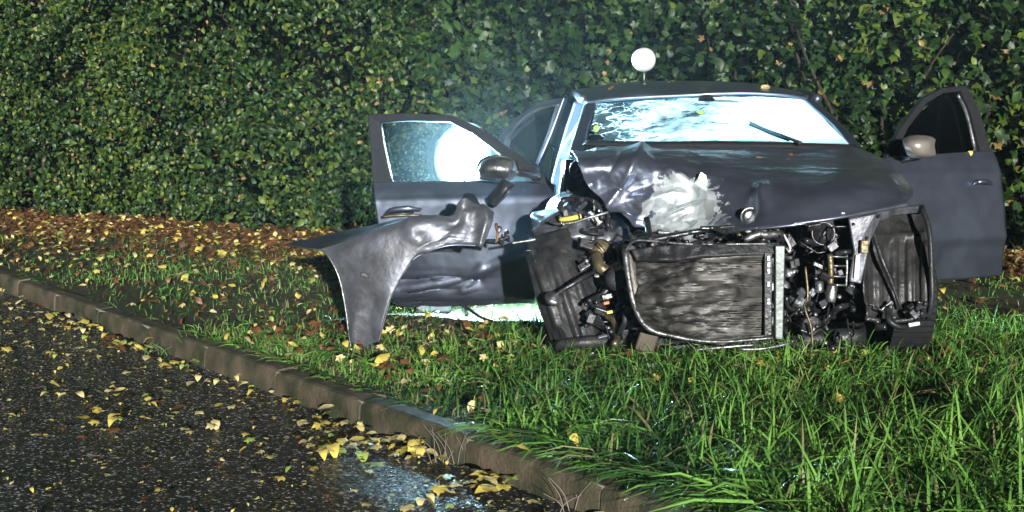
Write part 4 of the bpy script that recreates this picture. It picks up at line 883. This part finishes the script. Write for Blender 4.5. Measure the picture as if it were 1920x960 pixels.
st_ = tube('suspension_strut', WW((1115, 430, 6.95), (1100, 500, 6.90), (1082, 585, 6.86)), [.02, .026, .034], M['steel'], car, 10)
t_ = np.linspace(0, 1, 70); c0, c1 = np.array(W(1112, 425, 6.9)), np.array(W(1096, 505, 6.86))
tube('coil_spring', [c0 + (c1 - c0) * k + .055 * np.array([math.cos(k * 34), math.sin(k * 34), 0]) for k in t_], .008, M['black'], st_, 6, 210)
# ---- radiator, buckled
def rad_disp(P):
    px, py = proj(P); k = np.clip((1440 - px) / 150, 0, 1)
    return k * (.045 * nz(P * np.array([.6, 1, 1.6]), 4.2, 3.0) + .028 * facet(P, 70, 26, 3) + .010 * facet(P, 30, 11, 4)) + .0011 * np.sin(py * 1.25) * (.6 + .4 * nz1(P, 9, 2)) + fold(P, [(1215, 560), (1290, 555), (1370, 545)], 10, .03) + fold(P, [(1195, 470), (1260, 492), (1330, 483), (1440, 476)], 6, .02)
def rad_mat():
    m = mat('radiator fins', (.085, .081, .074), .46, .45, .6, 9, color2=(.018, .017, .016), rvar=.12)
    t = m.node_tree; b = t.nodes['Principled BSDF']; g = [n for n in t.nodes if n.type == 'NEW_GEOMETRY'][0]
    nn_ = [n for n in t.nodes if n.type == 'TEX_NOISE'][0]; mp = t.nodes.new('ShaderNodeMapping'); mp.inputs['Scale'].default_value = (.8, 1, 1.7); t.links.new(g.outputs['Position'], mp.inputs[0]); t.links.new(mp.outputs[0], nn_.inputs['Vector']); nn_.inputs['Distortion'].default_value = 1.2
    wv = t.nodes.new('ShaderNodeTexWave'); wv.bands_direction = 'Z'; wv.inputs['Scale'].default_value = 60; wv.inputs['Distortion'].default_value = .8; wv.inputs['Detail Scale'].default_value = 3; t.links.new(g.outputs['Position'], wv.inputs['Vector'])
    bp = t.nodes.new('ShaderNodeBump'); bp.inputs['Strength'].default_value = .3; bp.inputs['Distance'].default_value = .004; t.links.new(wv.outputs['Fac'], bp.inputs['Height']); t.links.new(bp.outputs[0], b.inputs['Normal']); return m
rad = loft('radiator', [[(1192, 482, 6.42), (1260, 472, 6.34), (1350, 468, 6.30), (1445, 468, 6.32)], [(1198, 540, 6.36), (1260, 530, 6.28), (1350, 530, 6.26), (1445, 530, 6.32)], [(1205, 590, 6.38), (1270, 592, 6.30), (1350, 590, 6.26), (1445, 585, 6.32)], [(1238, 624, 6.46), (1290, 634, 6.36), (1350, 642, 6.32), (1445, 628, 6.32)]], rad_mat(), car, 120, 110, rad_disp, solid=.03)
rad['label'] = 'buckled radiator with crumpled fins'
loft('top_tank', [[(1186, 470, 6.36), (1250, 459, 6.30), (1350, 459, 6.28), (1462, 458, 6.30)], [(1192, 490, 6.34), (1262, 490, 6.27), (1340, 482, 6.25), (1450, 478, 6.28)]], M['black'], rad, 60, 10, lambda P: .014 * nz(P, 9) * np.clip((1420 - proj(P)[0]) / 100, 0, 1), solid=.03)
tube('radiator_edge', WW((1172, 470, 6.36), (1190, 452, 6.34), (1225, 452, 6.32), (1300, 458, 6.27), (1460, 457, 6.28)), .006, M['dull'], rad, 6)
plate('side_post', WW((1452, 460, 6.27), (1470, 460, 6.27), (1466, 636, 6.27), (1452, 634, 6.27)), .05, mat('weathered post', (.15, .17, .16), .45, .4, .4, 9, .3), rad, .004)
plate('inner_channel', WW((1433, 474, 6.262), (1447, 474, 6.262), (1446, 628, 6.262), (1433, 628, 6.262)), .02, M['black'], rad, .002)
for k, y in enumerate((480, 492, 504, 528, 560, 566)):
    plate('channel_slot', WW((1439, y, 6.243), (1443.5, y, 6.243), (1443.5, y + (9 if y < 550 else 4), 6.243), (1439, y + (9 if y < 550 else 4), 6.243)), .004, M['alu'], rad)
tube('radiator_edge', WW((1172, 468, 6.38), (1180, 530, 6.33), (1192, 580, 6.32), (1215, 615, 6.33), (1260, 630, 6.32), (1340, 641, 6.29), (1455, 633, 6.28)), [.016, .013, .012, .013, .010, .007, .007], M['dull'], rad, 8)
tube('side_tank', WW((1180, 465, 6.42), (1182, 500, 6.38), (1190, 545, 6.37), (1196, 585, 6.38)), [.03, .026, .018, .02], mat('torn plastic tank', (.20, .17, .14), .45, 0, .6, 14, .8, 30), rad, 10)
tube('bumper_strip', WW((1295, 657, 6.25), (1360, 651, 6.22), (1420, 646, 6.22)), .006, M['alu'], car, 6)
tube('bumper_strip', WW((1385, 655, 6.15), (1430, 654, 6.14), (1485, 643, 6.18)), .007, M['alu'], car, 6)
# ---- other side of the nose
loft('headlight_panel', [[(1590, 408, 6.50), (1612, 403, 6.50), (1640, 396, 6.52), (1690, 388, 6.60), (1735, 386, 6.70)], [(1592, 440, 6.50), (1615, 430, 6.49), (1640, 418, 6.52), (1690, 400, 6.62), (1735, 398, 6.72)]], M['inner'], car, 30, 10, lambda P: .006 * nz(P, 9), solid=.02)
plate('headlight_bracket', WW((1590, 410, 6.47), (1640, 400, 6.47), (1655, 402, 6.49), (1632, 450, 6.48), (1614, 532, 6.47), (1592, 528, 6.47), (1600, 470, 6.47)), .02, M['inner'], car, .006)
for (x, y) in [(1648, 406), (1626, 446), (1596, 484), (1600, 420)]: lathe('bolt', [(0, 0), (.008, 0), (.007, .006), (0, .008)], W(x, y, 6.455), (0, -1, 0), M['black'], car, 8)
plate('indicator', WW((1604, 478, 6.45), (1612, 476, 6.45), (1610, 520, 6.45), (1600, 522, 6.45)), .02, M['white'], car, .004)
box('tan_bracket', W(1620, 462, 6.44), (.035, .03, .06), M['brass'], car)
plate('sticker', WW((1638, 386, 6.515), (1668, 380, 6.53), (1666, 388, 6.525), (1640, 390, 6.515)), .003, M['yellow'], car)
lin = loft('wheel_liner', [[(1640, 402, 6.70), (1680, 398, 6.78), (1715, 398, 6.80), (1738, 402, 6.76)], [(1622, 480, 6.58), (1665, 480, 6.66), (1705, 478, 6.68), (1742, 480, 6.62)], [(1614, 545, 6.52), (1660, 545, 6.58), (1705, 545, 6.60), (1744, 545, 6.56)], [(1630, 600, 6.56), (1665, 600, 6.59), (1705, 600, 6.60), (1740, 598, 6.58)]], M['liner'], car, 80, 50,
     lambda P: .014 * np.clip(np.sin((proj(P)[0] - 1640) / 4.6), -.3, .8) * np.clip((proj(P)[1] - 445) / 20, 0, 1) + .008 * nz(P, 5) + fold(P, [(1640, 445), (1735, 442)], 5, .02), solid=.006)
lin['label'] = 'bare ribbed black wheel arch liner still in place'
tube('arch_edge', WW((1728, 388, 6.66), (1742, 430, 6.58), (1746, 500, 6.54), (1747, 560, 6.53), (1740, 598, 6.56)), .012, M['black'], lin, 8)
tube('liner_lip', WW((1622, 596, 6.52), (1660, 602, 6.53), (1700, 600, 6.54), (1738, 590, 6.55)), .012, M['black'], lin, 8)
tube('broken_strip', WW((1635, 430, 6.58), (1655, 490, 6.52), (1672, 530, 6.52), (1690, 580, 6.52)), [.014, .012, .01, .006], M['black'], lin, 6)
wc = np.array([cx(6.95) + .735, 6.93, .285])
fw = lathe('front_wheel', [(.18, -.09), (.26, -.105), (.30, -.085), (.313, -.03), (.313, .03), (.30, .085), (.26, .105), (.18, .09)], wc, (1, .06, 0), M['rubber'], car, 36)
lathe('rim', [(.0, -.05), (.17, -.06), (.19, -.09), (.19, .09), (.17, .05), (.0, .04)], wc, (1, .06, 0), M['alu'], fw, 24)
for k in range(60):
    a_ = 2 * math.pi * k / 60; p = wc + .314 * np.array([0, math.cos(a_), math.sin(a_)])
    box('tread_block', p, (.19, .022, .008), M['rubber'], fw, rot=Matrix.Rotation(a_ - math.pi / 2, 3, 'X'), bevel=0)
plate('clip_plate', WW((1702, 606, 6.50), (1724, 602, 6.50), (1726, 610, 6.50), (1704, 614, 6.50)), .01, M['alu'], car, .003)
# air-box with round cap
box('air_box', W(1552, 436, 6.75), (.27, .22, .15), M['black'], car, bevel=.03)
capc = W(1543, 438, 6.55); cap_ = lathe('filler_cap', [(.0, .0), (.046, 0), (.05, .012), (.0, .016)], capc, (-.05, -1, .12), M['black'], car, 26)
lathe('cap_ring', [(.048, -.01), (.056, -.006), (.056, .014), (.050, .016), (.046, .008)], capc, (-.05, -1, .12), M['steel'], cap_, 30)
tube('cap_bar', [np.array(capc) + np.array([-.02, -.02, -.035]), np.array(capc) + np.array([.02, -.02, .035])], .008, M['steel'], cap_, 6)
# ladder-shaped bracket and canisters
lad = tube('ladder_bracket', WW((1556, 476, 6.48), (1558, 508, 6.48), (1557, 536, 6.48)), .014, M['brass'], car, 8)
tube('rail', WW((1588, 478, 6.50), (1588, 510, 6.50), (1586, 538, 6.50)), .006, M['alu'], lad, 6)
for y in (481, 498, 518, 534): tube('rung', WW((1557, y, 6.48), (1588, y + 1, 6.50)), .005, M['alu'], lad, 6)
lathe('canister', [(0, 0), (.022, 0), (.024, .01), (.024, .075), (.015, .085), (0, .085)], W(1557, 566, 6.46), (0.1, 0, 1), M['alu'], car, 16)
lathe('canister', [(0, 0), (.018, 0), (.02, .01), (.02, .05), (0, .055)], W(1536, 548, 6.5), (0, 0, 1), M['alu'], car, 14)
lathe('strut_mount', [(.0, 0), (.05, 0), (.055, .02), (.03, .05), (0, .055)], W(1126, 470, 6.80), (-.2, -.7, .6), M['brass'], car, 20)
lathe('pump', [(0, 0), (.05, 0), (.055, .02), (.055, .07), (.03, .08), (0, .08)], W(1160, 520, 6.62), (-.2, -1, 0), M['black'], car, 20)
lathe('pulley', [(.02, 0), (.045, .0), (.05, .008), (.042, .016), (.05, .024), (.045, .03), (0, .03)], W(1520, 610, 6.6), (0, -1, 0), M['steel'], car, 22)
lathe('pulley', [(.02, 0), (.05, .0), (.055, .008), (.046, .016), (.055, .024), (.05, .03), (0, .03)], W(1498, 560, 6.62), (0, -1, 0), M['steel'], car, 22)
# tan hose, corrugated
tube('intake_hose', WW((1118, 478, 6.75), (1125, 500, 6.68), (1145, 510, 6.68), (1158, 500, 6.72)), .028, M['brass'], car, 10)
tube('yellow_hose', WW((1050, 412, 6.98), (1068, 410, 6.94), (1090, 405, 6.93)), .012, M['yellow'], car, 8)
tube('bright_pipe', WW((1030, 415, 6.96), (1045, 420, 6.93), (1075, 417, 6.91), (1105, 408, 6.90), (1140, 398, 6.92)), .007, M['alu'], car, 6)
tube('bright_pipe', WW((1470, 440, 6.35), (1482, 465, 6.32), (1478, 472, 6.32)), .005, M['white'], car, 6)
tube('hood_prop', WW((1212, 410, 6.55), (1216, 430, 6.50), (1220, 452, 6.42)), .016, M['black'], car, 6)
tube('tie_rod', WW((1010, 448, 6.95), (985, 452, 6.95), (960, 456, 6.93)), [.010, .008, .007], M['alu'], car, 6)
tube('subframe', WW((1140, 640, 6.85), (1300, 650, 6.8), (1480, 640, 6.8), (1620, 630, 6.8)), .05, M['black'], car, 8)
box('skid_foot', W(1212, 640, 6.55), (.09, .06, .10), mat('muddy foot', (.06, .045, .028), .7), car, rot=Matrix.Rotation(.3, 3, 'Y'), bevel=.01)
# ---- broken hoses, cables and small fittings filling the gaps
random.seed(77)
def clutter(x0, x1, y0, y1, d0, d1, n_h, n_b):
    for k in range(n_h):
        x, y, d = random.uniform(x0, x1), random.uniform(y0, y1), random.uniform(d0, d1); pts = [(x, y, d)]
        a_ = random.uniform(0, 6.3)
        for j in range(3):
            a_ += random.uniform(-.9, .9); l_ = random.uniform(10, 32)
            x = min(max(x + l_ * math.cos(a_), x0), x1); y = min(max(y + l_ * math.sin(a_), y0), y1 + 8); d = min(max(d + random.uniform(-.08, .08), d0), d1); pts.append((x, y, d))
        m_ = random.choice([M['hose']] * 7 + [M['steel'], M['dull'], M['brass'], M['black'], M['black']]); thin = random.random() < .55
        tube('cable' if thin else 'hose', pts, random.uniform(.0025, .005) if thin else random.uniform(.008, .017), m_, car, 6, px=True)
    for k in range(n_b):
        p = W(random.uniform(x0, x1), random.uniform(y0, y1), random.uniform(d0, d1)); rt = Matrix.Rotation(random.uniform(-1, 1), 3, 'Y') @ Matrix.Rotation(random.uniform(-.7, .7), 3, 'X')
        m_ = random.choice([M['black'], M['black'], M['black'], M['steel'], M['steel'], M['dull'], M['inner']])
        if random.random() < .45: lathe('bolt', [(0, 0), (.011, 0), (.012, .006), (.007, .012), (0, .013)], p, (random.uniform(-.6, .6), -1, random.uniform(-.3, .6)), random.choice([M['alu'], M['steel'], M['steel']]), car, 8)
        else: box('bracket', p, (random.uniform(.02, .07), random.uniform(.01, .03), random.uniform(.015, .05)), m_, car, rot=rt, bevel=.004)
clutter(1085, 1185, 455, 640, 6.55, 6.95, 34, 42)
clutter(1185, 1470, 428, 456, 6.4, 6.75, 20, 14)
clutter(1475, 1600, 425, 645, 6.45, 6.85, 40, 44)
clutter(1040, 1140, 375, 470, 6.9, 7.1, 10, 14)
clutter(1625, 1735, 570, 605, 6.45, 6.55, 7, 6)
for (x, y, m_) in [(1143, 585, 'yellow'), (1158, 505, 'yellow'), (1137, 568, 'orange')]: box('connector', W(x, y, 6.55), (.028, .02, .014), M[m_], car, rot=Matrix.Rotation(-.2, 3, 'Y'))
tube('cable', WW((1510, 500, 6.46), (1515, 555, 6.44), (1508, 575, 6.42), (1520, 610, 6.40), (1524, 650, 6.38)), .006, M['brass'], car, 6)
for k in range(5):
    x = 1180 + 20 * k; tube('hose', WW((x, 452 - 3 * k, 6.5), (x + 60, 447 - 4 * k, 6.45), (x + 130, 432 - 2 * k, 6.5), (x + 180, 436, 6.6)), random.uniform(.006, .014), M['hose'] if k % 2 else M['steel'], car, 8)

# ------------------------------------------------------------------ torn-off fender standing in the grass
fen = empty('torn_fender', W(680, 660, 6.86)); tag(fen, 'torn-off grey front fender propped on its tip in the grass before the open door', 'fender')
def fen_disp(P):
    px, py = proj(P)
    d = .005 * nz(P, 3.5, 5.0)
    d += fold(P, [(770, 405), (775, 440), (800, 470)], 16, .014, 1.8) - bump_at(P, 850, 415, 30, 14, .020)
    d += bump_at(P, 866, 443, 18, 12, .012) + fold(P, [(905, 385), (912, 410), (900, 455)], 8, .025, 1.3) - bump_at(P, 888, 410, 12, 25, .012)
    d += (.020 * facet(P, 42, 30, 5) + .006 * facet(P, 16, 14, 6)) * np.clip((px - 755) / 40, 0, 1)
    d -= fold(P, [(700, 655), (690, 600), (700, 560)], 16, .012, 1.6); d += fold(P, [(668, 660), (662, 620), (668, 590)], 8, .010, 1.6)
    return d
frows = [
    [(600, 468, 7.040), (648, 452, 6.988), (695, 434, 6.955), (742, 419, 6.945), (785, 408, 6.950), (820, 404, 6.956), (848, 400, 6.962), (872, 372, 6.968), (926, 398, 6.974)],
    [(618, 486, 6.995), (660, 470, 6.943), (703, 452, 6.910), (748, 436, 6.900), (790, 422, 6.905), (822, 416, 6.911), (850, 413, 6.917), (880, 398, 6.923), (924, 412, 6.929)],
    [(637, 525, 6.975), (676, 512, 6.923), (714, 496, 6.890), (752, 474, 6.880), (792, 447, 6.885), (824, 436, 6.891), (852, 432, 6.897), (884, 424, 6.903), (918, 430, 6.909)],
    [(648, 580, 6.970), (682, 575, 6.918), (714, 562, 6.885), (742, 520, 6.875), (788, 464, 6.880), (824, 450, 6.886), (854, 446, 6.892), (886, 444, 6.898), (912, 446, 6.904)],
    [(654, 625, 6.970), (684, 622, 6.918), (710, 610, 6.885), (735, 548, 6.875), (782, 477, 6.880), (824, 459, 6.886), (856, 454, 6.892), (886, 453, 6.898), (907, 456, 6.904)],
    [(661, 671, 6.975), (684, 667, 6.923), (705, 654, 6.890), (727, 574, 6.880), (770, 492, 6.885), (822, 464, 6.891), (858, 458, 6.897), (884, 457, 6.903), (903, 461, 6.909)]]
skin = loft('fender_skin', frows, M['dusty'], fen, 130, 90, fen_disp, solid=.005)
loft('upper_flange', [[(536, 458, 7.20), (575, 449, 7.24), (625, 438, 7.24), (690, 424, 7.24), (740, 412, 7.16), (790, 404, 7.08)], [(566, 464, 7.11), (605, 457, 7.12), (650, 446, 7.10), (700, 430, 7.10), (745, 416, 7.06), (790, 406, 7.03)], [(600, 468, 7.042), (625, 460, 7.018), (660, 448, 6.985), (700, 433, 6.957), (745, 418, 6.947), (790, 408, 6.952)]], M['paint'], fen, 50, 14, lambda P: .004 * nz(P, 6), solid=.004)
tube('rolled_edge', WW((536, 458, 7.195), (568, 465, 7.10), (600, 469, 7.035), (619, 486, 6.99), (637, 525, 6.97), (648, 580, 6.965), (654, 625, 6.965), (661, 672, 6.97)), .0045, M['alu'], fen, 6)
tube('arch_lip', WW((706, 654, 6.89), (728, 575, 6.88), (736, 548, 6.88), (770, 492, 6.885), (800, 473, 6.89), (845, 460, 6.895), (903, 461, 6.93)), .004, M['paint'], fen, 6)
box('indicator_hole', W(684, 516, 6.91), (.042, .012, .024), M['black'], fen, rot=Matrix.Rotation(.25, 3, 'Y'), bevel=.003)
loft('torn_tab', [[(862, 390, 7.03), (868, 366, 7.05), (880, 363, 7.06), (890, 366, 7.05)], [(858, 402, 7.0), (872, 384, 7.0), (890, 380, 7.0), (905, 388, 7.0)], [(868, 410, 6.97), (880, 402, 6.97), (895, 402, 6.97), (922, 402, 7.02)]], M['paint'], fen, 20, 14, lambda P: .01 * nz(P, 14), solid=.004)
for (x, y, r_) in [(936, 430, .016), (944, 442, .014), (932, 452, .012), (950, 436, .012), (940, 455, .015), (952, 450, .010)]: blob2 = lathe('broken_clip', [(0, -.01), (r_, -.008), (r_ * .8, .012), (0, .02)], W(x, y, 6.95), (random.uniform(-1, 1), -1, random.uniform(-1, 1)), random.choice([M['black'], M['alu'], M['steel']]), fen, 7)
tube('broken_bracket', WW((930, 420, 6.98), (933, 440, 6.94), (930, 458, 6.95)), [.010, .008, .006], M['rust'], fen, 6)
tube('broken_bracket', WW((905, 452, 7.0), (930, 452, 6.97), (955, 444, 6.96)), [.012, .016, .01], M['black'], fen, 6)

# ------------------------------------------------------------------ reference ball on the roof
bc = np.array(W(1207, 112, 8.66)); bz = 1.255
ball = empty('reference_ball', (bc[0], bc[1], W(1209, 160, 8.66)[2])); tag(ball, 'matt white ball on a thin stem standing on the car roof', 'marker ball')
V = []; fs = gridfaces(17, 32, True)
for j in range(17):
    ph = math.pi * (j + .01) / 16.02
    for i in range(32): V.append(bc + .0725 * np.array([math.sin(ph) * math.cos(i * math.pi / 16), math.sin(ph) * math.sin(i * math.pi / 16), math.cos(ph)]))
mesh_obj('ball', V, fs + [tuple(range(32))[::-1], tuple(range(16 * 32, 17 * 32))], M['white'], ball, True)
rz = W(1209, 160, 8.66)[2] + .015
tube('stem', [(bc[0] + .003, bc[1], bc[2] - .07), (bc[0] + .003, bc[1], rz)], .006, M['alu'], ball, 10)
lathe('magnet_foot', [(0, 0), (.02, 0), (.022, .006), (.016, .016), (.007, .020), (0, .020)], (bc[0] + .003, bc[1], rz - .012), (0, 0, 1), M['steel'], ball, 18)

# ------------------------------------------------------------------ floodlight behind the open door
fx, fy, fz = -0.295, 8.44, 0.89
lamp = empty('floodlight', (fx, fy, 0)); tag(lamp, 'blazing white floodlight on a tripod behind the open car door', 'floodlight')
aim = Vector((.62, -.77, -.10)).normalized(); ctr = np.array((fx, fy, fz)); av = np.array(aim)
lathe('lamp_housing', [(.0, -.16), (.10, -.16), (.19, -.10), (.210, -.01), (.211, .012), (.208, .012), (.206, -.005), (0, -.005)], ctr, aim, M['black'], lamp, 32)
em = bpy.data.materials.new('lit lamp face'); em.use_nodes = True; t = em.node_tree; t.nodes.clear(); o_ = t.nodes.new('ShaderNodeOutputMaterial'); e_ = t.nodes.new('ShaderNodeEmission')
e_.inputs[0].default_value = (.52, .84, 1.0, 1); L_ = t.links; g_ = t.nodes.new('ShaderNodeNewGeometry'); s_ = t.nodes.new('ShaderNodeVectorMath'); s_.operation = 'DISTANCE'; s_.inputs[1].default_value = tuple(ctr); L_.new(g_.outputs['Position'], s_.inputs[0])
p2 = t.nodes.new('ShaderNodeMath'); p2.operation = 'DIVIDE'; p2.inputs[1].default_value = .062; L_.new(s_.outputs['Value'], p2.inputs[0]); p3 = t.nodes.new('ShaderNodeMath'); p3.operation = 'POWER'; p3.inputs[1].default_value = 2; L_.new(p2.outputs[0], p3.inputs[0])
p4 = t.nodes.new('ShaderNodeMath'); p4.operation = 'MULTIPLY'; p4.inputs[1].default_value = -1; L_.new(p3.outputs[0], p4.inputs[0]); p5 = t.nodes.new('ShaderNodeMath'); p5.operation = 'EXPONENT'; L_.new(p4.outputs[0], p5.inputs[0])
p6 = t.nodes.new('ShaderNodeMath'); p6.operation = 'MULTIPLY_ADD'; p6.inputs[1].default_value = 15000; p6.inputs[2].default_value = .1; L_.new(p5.outputs[0], p6.inputs[0]); L_.new(p6.outputs[0], e_.inputs[1]); t.links.new(e_.outputs[0], o_.inputs[0])
V, f_ = lathe_data([(.0, .008), (.12, .006), (.205, .004)], ctr, aim, 32); f_ = [f for f in f_ if len(f) == 4]; mesh_obj('lit_face', V, f_, em, lamp)
tube('mast', [(fx, fy + .03, fz - .12), (fx, fy + .03, .35)], .018, M['steel'], lamp, 10)
tube('yoke', [ctr + np.array([-.19, .10, 0]), ctr + np.array([-.1, .08, -.20]), ctr + np.array([0, .04, -.24]), ctr + np.array([.14, .16, -.20]), ctr + np.array([.19, .12, 0])], .012, M['steel'], lamp, 8)
for a_ in (0.6, 2.7, 4.8): tube('leg', [(fx, fy + .03, .42), (fx + .38 * math.cos(a_), fy + .03 + .38 * math.sin(a_), 0.0)], .012, M['steel'], lamp, 8)
case = empty('battery_case', G(812, 588)); tag(case, 'small blue-grey power case on the ground under the open door', 'case'); q = np.array(G(812, 588))
box('case_body', q + np.array([0, .1, .055]), (.20, .14, .11), M['bluegrey'], case, bevel=.012); box('case_lid', q + np.array([0, .1, .118]), (.205, .145, .016), M['black'], case, bevel=.004); tube('case_handle', [q + np.array([-.05, .1, .126]), q + np.array([-.04, .1, .15]), q + np.array([.04, .1, .15]), q + np.array([.05, .1, .126])], .007, M['black'], case, 6)
cb = tube('power_cable', [G(862, 568, .10), G(880, 580, .05), G(900, 594, .02), G(925, 604, .012), G(960, 611, .012), G(1010, 612, .012)], .009, M['rubber']); tag(cb, 'black rubber cable curving over the floodlit ground under the door', 'cable')
tc = tube('debris_strip', [G(995, 606, .05), G(1010, 622, .02), G(1022, 632, .01)], .012, M['bluegrey']); tag(tc, 'short torn grey rubber strip beside the crushed wheel housing', 'debris')

random.seed(41)
for k in range(9):
    q = G(random.uniform(960, 1330), random.uniform(655, 700), .03); s_ = random.uniform(.03, .07); a_ = random.uniform(0, 6)
    pts = [np.array(q) + s_ * random.uniform(.6, 1.2) * np.array([math.cos(a_ + j * 1.257), .7 * math.sin(a_ + j * 1.257), .25 * math.sin(j * 2.1 + a_)]) for j in range(5)]
    m_, nm = random.choice([(M['black'], 'black'), (M['black'], 'black'), (M['white'], 'whitish')])
    o = plate('plastic_shard', pts, .004, m_); tag(o, f'{nm} broken plastic shard lying in grass before the smashed nose', 'debris', f'{nm} plastic shards in the grass')

# ------------------------------------------------------------------ leaves on the car, one label each
LV = fv
for k, (p, s_, m_, up_, lb) in enumerate([
    (W(1258, 152, 8.75), .05, 1, (0, -.2, 1), 'curled pale leaf on the car roof beside the white ball'), (W(1435, 164, 8.70), .09, 1, (0, -.3, 1), 'long yellow leaf on the roof front edge above the windscreen'),
    (W(1370, 170, 8.55), .05, 1, (0, -.4, 1), 'small white-looking leaf on the roof edge'), (W(1310, 159, 8.80), .05, 1, (0, -.3, 1), 'tiny pale leaf at the middle of the roof'), (W(1145, 163, 8.75), .05, 3, (0, -.3, 1), 'brown leaf on the roof corner by the pillar'),
    (W(1312, 210, 8.17), .05, 2, (0, -.8, .6), 'green leaf stuck on the windscreen under the mirror'), (W(1118, 241, 8.05), .05, 2, (0, -.8, .6), 'green leaf stuck at the windscreen pillar corner'),
    (on_hood(1420, 300, .01)[0], .05, 0, (0, 0, 1), 'yellow leaf on the dark flat of the bonnet'), (on_hood(1480, 292, .01)[0], .04, 3, (0, 0, 1), 'small brown leaf on the bonnet near the wiper'), (W(1818, 288, 8.15), .05, 0, (0, -.8, .4), 'yellow leaf stuck to the dark door by its window')]):
    n_ = Vector(up_).normalized(); x_ = n_.orthogonal().normalized(); y_ = n_.cross(x_); r_ = Matrix((x_, y_, n_)).transposed() @ Matrix.Rotation(k * 1.9, 3, 'Z')
    tv, tf = LV[k % 6]; o = mesh_obj('fallen_leaf', tv, tf, FALL[m_]); o.matrix_basis = Matrix.Translation(p) @ r_.to_4x4() @ Matrix.Scale(s_, 4); tag(o, lb, 'leaf')

# ------------------------------------------------------------------ damp night air
V, f_ = box_data((0, 8, 1.75), (56, 56, 4.9)); me = bpy.data.meshes.new('haze'); me.from_pydata([tuple(v) for v in V], [], f_)
hm = bpy.data.materials.new('damp air'); hm.use_nodes = True; t = hm.node_tree; t.nodes.clear(); o_ = t.nodes.new('ShaderNodeOutputMaterial'); pv = t.nodes.new('ShaderNodeVolumePrincipled')
pv.inputs['Color'].default_value = (.8, .93, 1, 1); pv.inputs['Density'].default_value = 0.0011; pv.inputs['Anisotropy'].default_value = 0.3
t.links.new(pv.outputs[0], o_.inputs['Volume']); me.materials.append(hm); ho = bpy.data.objects.new('haze', me); col.objects.link(ho); tag(ho, 'damp night air hanging over the verge and road', 'haze', kind='stuff')
